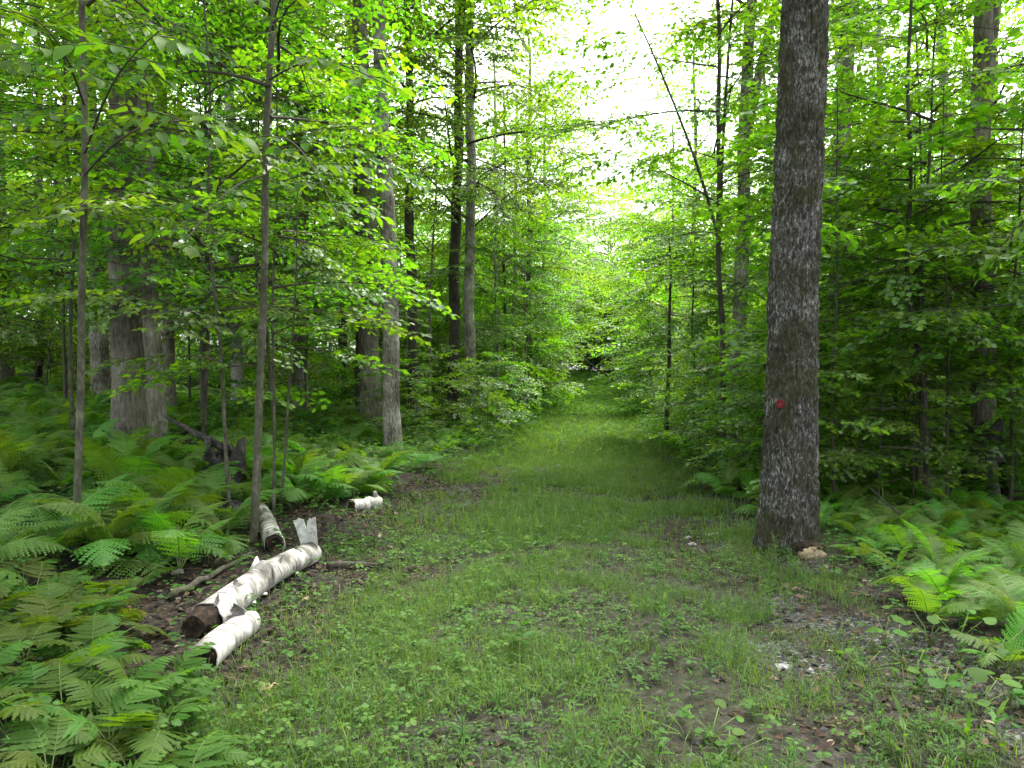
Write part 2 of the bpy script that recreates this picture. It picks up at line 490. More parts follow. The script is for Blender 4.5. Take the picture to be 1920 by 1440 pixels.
def build_ground():
    xs = grid_axis(-260, 260, -5, 6, .09, 1.09)
    ys = grid_axis(-60, 400, 2, 14, .10, 1.07)
    X, Y = np.meshgrid(xs, ys)
    Z = ground_h(X, Y)
    mb = MB(); mb.add(np.stack([X, Y, Z], -1).reshape(-1, 3), grid_faces(len(xs), len(ys)))
    li = litter_mask(X, Y)
    gr = np.clip(smooth(.42, .62, n2(X, Y, .8, 41)) * .8 + smooth(14, 25, Y) * .9, 0, 1) * (1 - li)
    me = mb.mesh('ground', [M['ground']], True, {'gravel': gravel_mask(X, Y).ravel(), 'green': gr.ravel()})
    tag(link('ground', me), 'leaf-strewn forest floor rising under the ferns and trees', 'ground', kind='structure')
    # the path, a sheet a little above the floor, its edges ragged
    ss = np.linspace(-1, 1, 60)
    yy = np.concatenate([np.arange(-4, 14, .10), 14 + np.cumsum(np.geomspace(.1, 1.2, 75))])
    yy = yy[yy < 60]
    S, Y = np.meshgrid(ss, yy)
    hw = 1.75 + .35 * (n2(np.where(S > 0, 9.0, 0.0), Y, .9, 51) - .5) + .25 * (n2(np.where(S > 0, 9.0, 0.0), Y, 3.5, 52) - .5)
    X = path_x(Y) + S * hw
    edge = smooth(1.0, .82, np.abs(S))
    Z = ground_h(X, Y) + .012 * edge - .010 * (1 - edge)
    mb = MB(); mb.add(np.stack([X, Y, Z], -1).reshape(-1, 3), grid_faces(len(ss), len(yy)))
    li = litter_mask(X, Y); g = gravel_mask(X, Y)
    me = mb.mesh('path', [M['path']], True, {'gravel': g.ravel(), 'green': (np.clip(.12 + smooth(9, 22, Y), 0, 1) * (1 - li) * (1 - g)).ravel()})
    tag(link('path', me), 'grassy woodland track with two worn gravelly wheel ruts', 'path', kind='structure')
build_ground()

# ------------------------------------------------------------------ foliage generators
def tmpl_tooth():
    o = [(0, 0), (.22, .18), (.30, .34), (.48, .28), (.58, .42), (.74, .24), (.86, .26), (1, 0)]
    pts = o + [(x, -y) for x, y in o[-2:0:-1]]
    V = np.array([[x, y, .10 * abs(y) - .10 * x * x] for x, y in pts] + [[.5, 0, 0]])
    n = len(pts)
    return V, np.array([[n, i, (i + 1) % n] for i in range(n)])
TOOTH = tmpl_tooth()
KITE, OVAL, MAPLE, LANCE, ROUND = tmpl_kite(), tmpl_oval(), tmpl_maple(), tmpl_lance(), tmpl_round()

def make_spray(r, L=1.2, nside=9, nleaf=5, size=.095, tmpl=KITE, droop=.22, twig=True, jit=.32, mean=0.5):
    """one flat, layered leafy twig system, growing along +x"""
    mb = MB()
    P, D, Nn, S, A = [], [], [], [], []
    bend = r.uniform(-.12, .12)
    def main(t):
        return np.array([L * t, L * bend * t * t, -droop * L * t * t])
    lines = [[main(t) for t in np.linspace(0, 1, 5)]]
    def leaf(p, az, down):
        d = np.array([math.cos(az), math.sin(az), -down])
        P.append(p); D.append(d); Nn.append(np.array([r.normal(0, jit), r.normal(0, jit), 1.0]))
        S.append(size * r.uniform(.65, 1.2)); A.append(np.clip(r.normal(mean, .26), 0, 1))
    for i in range(nside):
        t = .10 + .85 * (i + r.uniform(0, .6)) / nside
        sd = 1 if i % 2 else -1
        a = sd * math.radians(r.uniform(32, 62)) + 2 * bend * t
        ln = L * .55 * (1 - .62 * t) * r.uniform(.7, 1.15)
        p0 = main(t)
        dd = np.array([math.cos(a), math.sin(a), r.uniform(-.25, .08)])
        end = p0 + ln * dd + np.array([0, 0, -.10 * ln])
        lines.append([p0, p0 + .5 * ln * dd, end])
        m = max(2, int(round(nleaf * (1 - .4 * t))))
        for k in range(m):
            u = (k + .6) / m
            p = p0 + u * ln * dd + np.array([0, 0, -.1 * ln * u * u])
            for s2 in (-1, 1):
                if r.random() < .9:
                    leaf(p, a + s2 * math.radians(r.uniform(35, 75)), r.uniform(.05, .5))
        leaf(end, a, r.uniform(.1, .5))
    leaf(main(1), 2 * bend, .35)
    add_leaves(mb, np.array(P), np.array(D), np.array(Nn), np.array(S), tmpl, 0, np.array(A))
    if twig:
        for ln in lines:
            add_tube(mb, ln, np.linspace(.006, .0025, len(ln)) * (L / 1.2), 3, 1, .5, cap=False)
    return mb

def rot_mat(yaw, pitch, roll):
    cy_, sy_ = math.cos(yaw), math.sin(yaw); cp, sp = math.cos(pitch), math.sin(pitch); cr, sr = math.cos(roll), math.sin(roll)
    Rz = np.array([[cy_, -sy_, 0], [sy_, cy_, 0], [0, 0, 1]])
    Ry = np.array([[cp, 0, -sp], [0, 1, 0], [sp, 0, cp]])
    Rx = np.array([[1, 0, 0], [0, cr, -sr], [0, sr, cr]])
    return Rz @ Ry @ Rx

def make_crown(r, name, z0, z1, R, nb, sprays, nper, elev=(5, 25), spray_scale=1.0, prof=None, rad=.02, leafmat='maple', inner=.25, sag=.18):
    """limbs leave the vertical axis between z0 and z1; each carries leafy sprays"""
    mb = MB()
    prof = prof or (lambda t: .42 + .6 * math.sin(math.pi * min(1, t * .85 + .22)))
    az = r.uniform(0, TAU)
    for i in range(nb):
        t = (i + r.uniform(0, .8)) / nb
        az += 2.4 + r.normal(0, .35)
        Lb = R * prof(t) * r.uniform(.65, 1.15)
        e = math.radians(r.uniform(*elev))
        zb = z0 + (z1 - z0) * t
        dirv = np.array([math.cos(az), math.sin(az), 0])
        side = np.array([-math.sin(az), math.cos(az), 0])
        wob = r.normal(0, .10, 2)
        def pos(u):
            return np.array([0, 0, zb]) + dirv * Lb * u * math.cos(e) + side * Lb * (wob[0] * u * u + .04 * math.sin(5 * u + i)) + np.array([0, 0, Lb * (math.sin(e) * u - sag * u * u)])
        us = np.linspace(0, 1, 7)
        add_tube(mb, [pos(u) for u in us], rad * (Lb / R + .25) * (1 - us * .8), 5, 1, .5, cap=False)
        n = max(2, int(nper * (Lb / R + .2)))
        for k in range(n):
            u = inner + (1 - inner) * (k + r.uniform(.2, .8)) / n
            sd = 1 if (k + i) % 2 else -1
            yaw = az + sd * math.radians(r.uniform(15, 75)) * (1 - .5 * u)
            sc = spray_scale * r.uniform(.7, 1.15)
            mb.add_mb(sprays[r.integers(len(sprays))], rot_mat(yaw, r.normal(.02, .24), r.normal(0, .30)) * sc, pos(u), r.normal(0, .13))
        mb.add_mb(sprays[r.integers(len(sprays))], rot_mat(az, r.normal(-.02, .12), r.normal(0, .15)) * spray_scale, pos(.97), r.normal(0, .13))
    for k in range(3):       # the leader
        mb.add_mb(sprays[r.integers(len(sprays))], rot_mat(r.uniform(0, TAU), .5, 0) * spray_scale, (0, 0, z1), r.normal(0, .1))
    return mb.mesh(name, [M[leafmat], M['twig']], False)

SPR_NEAR = [make_spray(rng, 1.15, 9, 4, .085, OVAL, .25) for _ in range(5)]
SPR_MAPLE = [make_spray(rng, 1.15, 9, 3, .115, MAPLE, .24, jit=.42) for _ in range(5)]
SPR_MID = [make_spray(rng, 1.25, 10, 4, .112, KITE, .24, jit=.42) for _ in range(6)]
SPR_BIG = [make_spray(rng, 2.1, 11, 5, .138, KITE, .24, jit=.45) for _ in range(6)]
SPR_HUGE = [make_spray(rng, 3.0, 12, 5, .23, KITE, .2, twig=False, jit=.55) for _ in range(5)]

CROWN = {}
# sapling with a bare lower stem
CROWN['tall_near'] = [make_crown(rng, 'tall_sapling_leaves', 2.7, 6.8, 1.8, 14, SPR_NEAR, 3, (0, 28), 1.0, rad=.018, leafmat='beech') for _ in range(2)]
CROWN['tall'] = [make_crown(rng, 'tall_sapling_leaves', 2.0, 7.0, 1.9, 15, SPR_MAPLE if k == 0 else SPR_MID, 3, (0, 28), 1.0, rad=.018) for k in range(3)]
# bushy maple sapling leafed from knee height
CROWN['bushy_near'] = [make_crown(rng, 'bushy_sapling_leaves', .55, 3.6, 1.35, 11, SPR_MAPLE, 3, (0, 25), .75, rad=.012) for _ in range(3)]
CROWN['bushy'] = [make_crown(rng, 'bushy_sapling_leaves', .45, 3.8, 1.6, 18, SPR_MID, 4, (0, 50), .9, rad=.013) for _ in range(3)]
# understorey tree
CROWN['under'] = [make_crown(rng, 'understorey_leaves', 2.2, 10.2, 2.8, 22, SPR_MID, 4, (5, 50), 1.15, rad=.018) for _ in range(3)]
# canopy tree
_can = lambda t: .55 + .45 * math.sin(math.pi * min(1, t * 1.15 + .12))
CROWN['canopy'] = [make_crown(rng, 'canopy_leaves', 8.0, 17.5, 4.6, 14, SPR_BIG, 3, (15, 55), 1.0, prof=_can, rad=.04, leafmat='canopy', inner=.2) for _ in range(3)]
CROWN['canopy_full'] = [make_crown(rng, 'canopy_leaves', 5.5, 17.0, 4.2, 20, SPR_BIG, 6, (5, 50), 1.0, prof=_can, rad=.035, leafmat='canopy', inner=.15) for _ in range(2)]
CROWN['far'] = [make_crown(rng, 'far_tree_leaves', 2.0, 16.5, 4.2, 24, SPR_HUGE, 4, (10, 65), 1.0, prof=_can, rad=.08, leafmat='canopy', inner=.2) for _ in range(3)]

# ------------------------------------------------------------------ trunks
def trunk_mesh(name, H, r0, r1, mat, sides=16, dz=.18, flare=.35, wob=.03, lump=.10, seed=0, ridge=0.0, dz_top=None, zfine=None, fork=None):
    zs = np.concatenate([np.arange(-.25, zfine or H, dz), np.arange(zfine, H, dz_top or dz)]) if zfine else np.arange(-.25, H + dz, dz)
    n = len(zs)
    th = np.arange(sides) / sides * TAU
    Zg, Tg = np.meshgrid(zs, th, indexing='ij')
    t = np.clip(Zg / H, 0, 1)
    R = r0 + (r1 - r0) * t ** .8
    fl = flare * r0 * np.exp(-np.clip(Zg, 0, None) / (1.4 * r0 + .05))
    lob = .5 + .5 * np.cos(Tg * 5 + seed + .6 * np.sin(Tg * 2 + seed))
    R = R + fl * (.35 + .9 * lob)
    P = np.stack([np.cos(Tg) * 1.1, np.sin(Tg) * 1.1, Zg * .8 / max(r0 * 4, .4)], -1).reshape(-1, 3)
    R = R * (1 + lump * (vnoise(P * 1.6, seed) - .5).reshape(R.shape) * 2)
    if ridge > 0:
        q = r0 * 1.0
        P2 = np.stack([np.cos(Tg) * q * 34, np.sin(Tg) * q * 34, Zg * 7], -1).reshape(-1, 3)
        rd = np.abs(vnoise(P2, seed + 5) - .5) * 2
        P3 = np.stack([np.cos(Tg) * q * 70, np.sin(Tg) * q * 70, Zg * 22], -1).reshape(-1, 3)
        rd = np.clip(rd * 1.6, 0, 1) * .75 + vnoise(P3, seed + 9) * .45
        R = R + ridge * (rd.reshape(R.shape) - .6)
    cx = wob * np.sin(zs * .9 + seed) * np.clip(zs / 3, 0, 1) + wob * .5 * np.sin(zs * 2.3 + seed * 2)* np.clip(zs / 3, 0, 1)
    cy_ = wob * np.cos(zs * .7 + seed * 1.7) * np.clip(zs / 3, 0, 1)
    V = np.stack([R * np.cos(Tg) + cx[:, None], R * np.sin(Tg) + cy_[:, None], Zg], -1).reshape(-1, 3)
    i = np.arange(n - 1)[:, None] * sides; j = np.arange(sides)[None, :]; k = (j + 1) % sides
    F = np.stack([i + j, i + k, i + sides + k, i + sides + j], -1).reshape(-1, 4)
    mb = MB(); mb.add(V, F)
    for f in (fork or []):
        zf, L, dx, dy, rr = f
        us = np.linspace(0, 1, 9)
        pts = np.stack([us ** 1.3 * dx, us ** 1.3 * dy, zf + us * L], 1)
        add_tube(mb, pts, np.linspace(rr, rr * .45, 9), 10)
    return mb.mesh(name, [M[mat]], True)

def hero_tree(label, group, px, depth, wpx, px_top, mat, H=18, crown='canopy', name='maple_tree', cat='tree', scale=None, seed=0, sides=18,
              flare=.35, ridge=0., base_z=None, fork=None, lump=.08, crown_dz=0., yaw=None, crown_scale=1.0, taper=.45, dz=.18, wob=.03, short=None, **kw):
    """a tree whose trunk stands at photo column px and depth, wpx pixels thick, passing column px_top at the top row"""
    x = (px - CX) / F_PX * depth
    z = gh(x, depth)
    r0 = wpx / F_PX * depth / 2
    ztop = EYE + HZ / F_PX * depth
    lean = math.atan2((px_top - px) / F_PX * depth, ztop - EYE + (HZ - HZ) + (EYE - z))
    root = thing(name, label, cat, (x, depth, z), (0, lean, 0), group)
    if short: root['short'] = short
    link('trunk', trunk_mesh('trunk', H, r0, r0 * taper, mat, sides, dz, flare, wob, lump, seed, ridge, fork=fork, **kw), root)
    if crown:
        c = link('crown', CROWN[crown][seed % len(CROWN[crown])], root)
        c.rotation_euler = (0, 0, yaw if yaw is not None else seed * 2.1)
        c.location = (0, 0, crown_dz)
        c.scale = (crown_scale,) * 3
    return root

LOGSIDE = 'trees on the birch-log side of the track'
DISCSIDE = 'trees on the red-disc side of the track'

big_maple = hero_tree('huge mossy maple with flaking grey bark and a red disc nailed to it', DISCSIDE, 1477, 7.0, 97, 1506, 'bark_maple', short='the huge mossy maple', H=19,
                      seed=3, sides=150, flare=.22, ridge=.034, lump=.06, dz=.022, zfine=6.0, dz_top=.25, wob=.012, taper=.5, crown_dz=.5)
hero_tree('pale forked maple standing close behind the huge mossy maple, dark bark below', DISCSIDE, 1374, 16.5, 30, 1408, 'bark_flaky', short='the pale forked maple', H=19, seed=4, sides=24, ridge=.012, fork=[(6.8, 7, 1.4, -.4, .11)])
hero_tree('straight smooth grey tree directly behind the huge mossy maple', DISCSIDE, 1556, 15.5, 40, 1590, 'bark_smooth', short='the smooth grey tree', H=19, seed=5, sides=24)
hero_tree('maple with a blackened hollow split foot and twin upper stems', DISCSIDE, 1842, 11.0, 44, 1840, 'bark_grey', short='the hollow-footed maple', H=17, seed=6, sides=28, flare=.55, ridge=.014, fork=[(5.2, 6, .9, .2, .10)], crown_dz=-1)
hero_tree('slim dark twin-stemmed tree beside the pale forked maple', DISCSIDE, 1357, 14.0, 12, 1343, 'bark_dark', H=13, seed=1, crown='under', fork=[(4.6, 6, .5, .1, .035), (4.0, 4.6, -1.5, .2, .032)], crown_scale=.9, crown_dz=2.2, taper=.4)
hero_tree('slender dark crooked sapling leaning over the ferns beside the hollow-footed maple', DISCSIDE, 1742, 10.0, 12, 1692, 'bark_dark', H=8.5, seed=2, crown='tall', taper=.35, wob=.07, crown_scale=.9)
hero_tree('thin spotted pale-stemmed tree in the thicket behind the smooth grey tree', DISCSIDE, 1636, 18.0, 15, 1650, 'bark_pale', short='the spotted pale-stemmed tree', H=14, seed=7, crown='under', taper=.4)
for k, (px, d, w, pt) in enumerate([(1712, 11.5, 8, 1722), (1776, 9.6, 6, 1768), (1730, 11.0, 6, 1745), (1896, 10.0, 8, 1915), (1565, 9.6, 6, 1560), (1250, 19, 10, 1262)]):
    hero_tree('pencil-thin dark sapling stem in the leafy thicket behind the huge mossy maple', 'thin sapling stems in the thicket', px, d, w, pt, 'bark_dark', H=5.5, seed=k, crown='bushy_near', name='maple_sapling', sides=8, taper=.3, flare=.1, wob=.04, crown_dz=1.0 + .3 * (k % 3))

hero_tree('broad two-stemmed maple with peeling brown bark rising from the fern bank', LOGSIDE, 246, 11.5, 66, 232, 'bark_grey', short='the broad two-stemmed maple', H=19, seed=8, sides=48, flare=.22, ridge=.02, lump=.06, dz=.08, crown='canopy_full')
hero_tree('narrower stem pressed against the broad two-stemmed maple', LOGSIDE, 298, 11.2, 34, 262, 'bark_grey', H=17, seed=9, sides=32, flare=.2, ridge=.015, dz=.1, crown='under', crown_dz=5)
hero_tree('grey maple with a long pale bark scar behind the slim pale-footed sapling', LOGSIDE, 191, 17.5, 34, 166, 'bark_flaky', short='the scarred grey maple', H=18, seed=10, sides=24, ridge=.014)
hero_tree('slim grey-brown tree standing just behind the broad two-stemmed maple', LOGSIDE, 318, 16.0, 24, 305, 'bark_grey', H=18, seed=11, sides=20, ridge=.01)
hero_tree('pale smooth trunk far back on the fern bank', LOGSIDE, 76, 24.0, 17, 72, 'bark_smooth', short='the pale smooth trunk', H=17, seed=12)
hero_tree('dark leaning trunk far back on the fern bank', LOGSIDE, 70, 22.0, 13, 140, 'bark_dark', H=15, seed=13, crown='under', crown_dz=3)
hero_tree('thick brown trunk on the fern bank beyond the pale smooth trunk', LOGSIDE, 6, 21.0, 32, -8, 'bark_grey', short='the thick brown trunk', H=18, seed=14, ridge=.012)
hero_tree('tree with bright white bark patches on its foot among sunny ferns', LOGSIDE, 447, 18.0, 25, 425, 'bark_pale', short='the white-patched tree', H=17, seed=15)
hero_tree('slim tree with dark flecked bark paired with the pale flaky-barked maple', LOGSIDE, 698, 18.0, 40, 676, 'bark_grey', short='the dark flecked trunk', H=19, seed=16, sides=24, ridge=.014, flare=.4)
hero_tree('pale flaky-barked maple rising from the ferns at the track edge', LOGSIDE, 738, 14.6, 34, 712, 'bark_flaky', short='the pale flaky-barked maple', H=19, seed=17, sides=32, ridge=.018, dz=.1, crown='canopy')
hero_tree('dark straight trunk half hidden behind the pale flaky-barked maple', LOGSIDE, 776, 22.0, 22, 763, 'bark_dark', H=18, seed=18)
hero_tree('near-black trunk standing close beside a brown one at the track edge', LOGSIDE, 848, 23.5, 24, 864, 'bark_dark', short='the near-black trunk', H=19, seed=19, flare=.3, crown='canopy_full')
hero_tree('brown rough trunk with a sprouting knot at the track edge', LOGSIDE, 880, 22.5, 24, 883, 'bark_flaky', H=19, seed=20, ridge=.014, flare=.3, crown='canopy_full')
hero_tree('thin white-barked tree beyond the dark and brown pair', LOGSIDE, 932, 34.0, 10, 926, 'bark_pale', short='the thin white-barked tree', H=16, seed=21, crown='under', crown_dz=3)
hero_tree('bent pale stem beyond the dark and brown pair', LOGSIDE, 962, 36.0, 10, 972, 'bark_pale', H=15, seed=22, crown='under', crown_dz=3)
hero_tree('thin black stem beyond the dark and brown pair', LOGSIDE, 946, 33.0, 7, 945, 'bark_dark', H=14, seed=23, crown='under', crown_dz=2)
hero_tree('slim dark pole beside the slim tree with dark flecked bark', LOGSIDE, 672, 19.0, 13, 668, 'bark_dark', H=14, seed=24, crown='under', crown_dz=2)

sapling_a = hero_tree('slim straight sapling with a pale foot growing through the ferns', LOGSIDE, 140, 6.1, 15, 166, 'bark_sapling', H=8, seed=0, crown='tall_near', name='beech_sapling', sides=12, dz=.08, flare=.1, wob=.025, taper=.55, crown_dz=1.7, yaw=2.6)
sapling_b = hero_tree('slim straight sapling standing at the log pile', LOGSIDE, 475, 6.95, 16, 517, 'bark_sapling', H=9, seed=1, crown='tall_near', name='beech_sapling', sides=12, dz=.08, flare=.15, wob=.02, taper=.55, crown_dz=1.7, crown_scale=.82)
hero_tree('crooked pencil-thin sapling in front of the dark rotten stump', LOGSIDE, 430, 7.9, 8, 380, 'bark_sapling', H=6.5, seed=2, crown='tall', name='beech_sapling', sides=8, flare=.1, wob=.05, taper=.4, crown_scale=.8)
hero_tree('upright pencil-thin sapling just beyond the log pile', LOGSIDE, 513, 8.2, 7, 520, 'bark_sapling', H=5, seed=3, crown='tall', name='beech_sapling', sides=8, flare=.1, wob=.03, taper=.4, crown_scale=.65)
hero_tree('leaning pencil-thin sapling with a dry tuft just beyond the log pile', LOGSIDE, 526, 8.4, 6, 590, 'bark_sapling', H=3.6, seed=1, crown='bushy_near', name='beech_sapling', sides=8, flare=.1, wob=.03, taper=.4, crown_scale=.6, crown_dz=1.7, yaw=2.6)

# ------------------------------------------------------------------ repeated woodland trees and saplings
def px_of(x, y, z=0):
    return CX + x / y * F_PX, HZ + (EYE - z) / y * F_PX

TRUNK = {
    'tall': [trunk_mesh('trunk', 6.6, .035, .010, m, 8, .4, .15, .04, .05, k) for k, m in enumerate(('bark_sapling', 'bark_dark', 'bark_sapling'))],
    'bushy': [trunk_mesh('trunk', 3.3, .018, .006, m, 6, .35, .1, .04, .05, k) for k, m in enumerate(('bark_dark', 'bark_sapling', 'bark_dark'))],
    'under': [trunk_mesh('trunk', 9.0, .075, .018, m, 9, .5, .2, .05, .06, k) for k, m in enumerate(('bark_dark', 'bark_grey', 'bark_smooth'))],
    'canopy': [trunk_mesh('trunk', 17.8, .19, .06, m, 14, .4, .3, .05, .08, k, ridge=.01) for k, m in enumerate(('bark_grey', 'bark_dark', 'bark_smooth'))],
    'far': [trunk_mesh('trunk', 13.5, .16, .06, m, 8, .8, .3, .06, .06, k) for k, m in enumerate(('bark_grey', 'bark_dark', 'bark_smooth'))],
}
LANDMARK = []          # (x, y, phrase) things one can find, to say which copy is which
for o in list(COL.objects):
    if o.parent is None and o.get('category') == 'tree' and o.get('short'):
        LANDMARK.append((o.location.x, o.location.y, o['short']))
def near_landmark(x, y):
    return min(LANDMARK, key=lambda q: (q[0] - x) ** 2 + (q[1] - y) ** 2)[2]

PLACED = []
def woodland(kind, trunk, n, region, smin_l, smin_r, sep, name, labels, groups, smax=60, scale=(.8, 1.15), sides='lr', yr=(5, 30), keep=None, seed=0):
    r = np.random.default_rng(100 + seed)
    cnt = tries = 0
    while cnt < n and tries < n * 60:
        tries += 1
        y = r.uniform(*yr)
        x = r.uniform(-.80, .80) * y + r.normal(0, .5)
        s = x - float(path_x(y))
        if s < 0 and (-s < smin_l or 'l' not in sides): continue
        if s > 0 and (s < smin_r or 'r' not in sides): continue
        if abs(s) > smax: continue
        if keep and not keep(x, y, s): continue
        if any((x - a) ** 2 + (y - b) ** 2 < sep * sep for a, b, k in PLACED if k == kind): continue
        PLACED.append((x, y, kind))
        li = 0 if s < 0 else 1
        v = int(r.integers(len(CROWN[kind])))
        lm = near_landmark(x, y)
        root = thing(name, labels[li] + ' ' + lm, 'tree' if kind not in ('bushy', 'bushy_near', 'tall') else 'sapling', (x, y, gh(x, y)), (r.normal(0, .03), r.normal(0, .03), r.uniform(0, TAU)), groups[li] + ' ' + lm, r.uniform(*scale))
        link('trunk', TRUNK[trunk][v % len(TRUNK[trunk])], root)
        link('crown', CROWN[kind][v], root)
        cnt += 1
    return cnt

def near_tall(x, y):
    """not in front of the sky gap over the track"""
    px, _ = px_of(x, y)
    return px < 930 or px > 1430

def front_clear(x, y, s):
    """keep the view open where the photograph shows fern bank, logs and big trunk"""
    px, _ = px_of(x, y)
    for lo, hi, dd in ((625, 915, 24.5), (-60, 120, 17), (150, 345, 18.5), (425, 470, 18), (1350, 1412, 17), (1740, 1930, 11.2), (1525, 1625, 15.6)):
        if lo < px < hi and y < dd:
            return False
    if s < 0:
        return y > 9.5 or px < -60
    return y > 8.5 or px > 1960

woodland('bushy_near', 'bushy', 24, None, 9, 2.6, .8, 'maple_sapling', ['', 'leafy head-high maple sapling growing near'], ['', 'head-high maple saplings near'], sides='r', yr=(8.5, 15), scale=(.55, 1.0), keep=front_clear, seed=1)
woodland('bushy', 'bushy', 58, None, 2.8, 2.5, 1.0, 'maple_sapling', ['leafy young maple in the wood around'] * 2, ['young maples around'] * 2, yr=(15, 34), scale=(.7, 1.15), keep=front_clear, seed=2)
woodland('bushy_near', 'bushy', 26, None, 2.1, 2.1, .7, 'maple_sapling', ['low leafy maple seedling at the track edge near'] * 2, ['low maple seedlings at the track edge near'] * 2, yr=(10, 26), smax=4.2, scale=(.35, .62), keep=lambda x, y, s: s > 0 or y > 16, seed=11)
woodland('tall', 'tall', 26, None, 4.2, 3.4, 1.3, 'maple_sapling', ['tall bare-stemmed young maple near'] * 2, ['bare-stemmed young maples near'] * 2, yr=(8, 20), scale=(.8, 1.2), keep=front_clear, seed=3)
woodland('under', 'under', 42, None, 4.2, 3.6, 2.2, 'understorey_tree', ['small understorey tree with layered leaves near'] * 2, ['understorey trees near'] * 2, yr=(13, 45), scale=(.75, 1.1), keep=lambda x, y, s: front_clear(x, y, s) and not 1150 < px_of(x, y)[0] < 1440, seed=4)
woodland('canopy', 'canopy', 24, None, 5.5, 5.0, 4.0, 'maple_tree', ['tall woodland tree standing behind'] * 2, ['tall trees behind'] * 2, yr=(18, 46), scale=(.85, 1.15), keep=lambda x, y, s: front_clear(x, y, s) and near_tall(x, y), seed=5)
woodland('bushy', 'bushy', 30, None, 2.3, 2.3, 1.6, 'maple_sapling', ['young maple beside the far end of the track past'] * 2, ['young maples beside the far end of the track past'] * 2, yr=(30, 50), smax=14, scale=(.9, 1.5), seed=6)
woodland('far', 'far', 44, None, 5.0, 5.0, 4.0, 'maple_tree', ['hazy distant tree far beyond'] * 2, ['distant trees beyond'] * 2, yr=(46, 80), scale=(.8, 1.1), seed=7)
# the wood that closes the view where the track bends away
def closing(x, y, s):
    px, _ = px_of(x, y)
    return 780 < px < 1420
woodland('bushy', 'bushy', 46, None, 0, 0, 1.2, 'maple_sapling', ['distant leafy young maple where the track bends, beyond'] * 2, ['distant young maples at the bend beyond'] * 2, yr=(57, 74), scale=(1.2, 2.2), keep=closing, seed=8)
woodland('far', 'far', 34, None, 0, 0, 3.2, 'maple_tree', ['hazy distant tree closing the bend of the track beyond'] * 2, ['distant trees at the bend beyond'] * 2, yr=(66, 105), scale=(.75, 1.05), keep=closing, seed=9)
for k, (px, d, sc) in enumerate([(1300, 19.0, .62), (1345, 24.0, .72), (1250, 31.0, .78), (1218, 40.0, .85), (985, 29.0, .8), (930, 26.5, .85), (1005, 37.0, .9), (1030, 45.0, .9), (1048, 54.0, 1.1), (1180, 53.0, 1.1)]):
    x = (px - CX) / F_PX * d
    lm = near_landmark(x, d)
    root = thing('understorey_tree', 'track-side tree arching layered leaves over the grass near ' + lm, 'tree', (x, d, gh(x, d)), (0, 0, k * 1.9), 'trees arching over the track near ' + lm, sc)
    link('trunk', TRUNK['under'][k % 3], root); link('crown', CROWN['under'][(k + 1) % 3], root)

for k, (px, d, sc) in enumerate([(992, 34.0, .95), (1022, 46.0, 1.0), (1302, 33.0, .9), (1262, 47.0, .95)]):
    x = (px - CX) / F_PX * d
    lm = near_landmark(x, d)
    root = thing('maple_tree', 'tall tree spreading its crown into the sky gap near ' + lm, 'tree', (x, d, gh(x, d)), (0, 0, k * 2.3), 'tall trees at the sky gap near ' + lm, sc)
    link('trunk', TRUNK['canopy'][k % 3], root); link('crown', CROWN['canopy_full'][k % 2], root)

for k, (px, d, sc) in enumerate([(1062, 66, 1.3), (1085, 70, 1.5), (1108, 67, 1.2), (1130, 72, 1.5), (1150, 68, 1.3), (1172, 71, 1.5), (1096, 76, 1.7), (1142, 78, 1.7), (1044, 73, 1.5)]):
    x = (px - CX) / F_PX * d
    root = thing('maple_sapling', 'low leafy young maple closing the far end of the track', 'sapling', (x, d, gh(x, d) - .5), (0, 0, k * 1.7), 'low young maples closing the far end of the track', sc)
    link('trunk', TRUNK['bushy'][k % 3], root); link('crown', CROWN['bushy'][k % 3], root)

# trees round and behind the photographer, whose crowns roof the near wood
for k, (x, y) in enumerate([(-5.5, 1.5), (-4.2, -4.5), (4.6, -4.5), (3.8, -9.5), (-9.5, 4.5), (-.8, -9.5)]):
    root = thing('maple_tree', 'tall woodland tree shading the near end of the track', 'tree', (x, y, gh(x, y)), (0, 0, k * 1.3), 'trees shading the near end of the track', 1.0)
    link('trunk', TRUNK['canopy'][k % 3], root); link('crown', CROWN['canopy'][k % 3], root)

# ------------------------------------------------------------------ leafy boughs reaching over the ferns
LEAF_MESH = []
for k in range(3):
    mb = MB()
    ts = np.linspace(0, 1, 9)
    w = .30 * np.sin(np.pi * ts ** .85) ** .8
    w[0] = .01; w[-1] = 0
    droop = -.18 * ts ** 2 * (1 + .4 * k)
    mid = np.stack([ts, .03 * np.sin(3 * ts + k), droop], 1)
    V = np.concatenate([mid, mid + np.stack([0 * ts + .03, w, .14 * w + .01 * np.sin(9 * ts)], 1), mid + np.stack([0 * ts + .03, -w, .14 * w - .01 * np.sin(8 * ts)], 1)])
    n = len(ts); i = np.arange(n - 1)
    F = np.concatenate([np.stack([i, i + 1, n + i + 1, n + i], 1), np.stack([2 * n + i, 2 * n + i + 1, i + 1, i], 1)])
    mb.add(V, F, 0, .25 + .3 * k)
    LEAF_MESH.append(mb.mesh('leaf', [M['beech']], True))

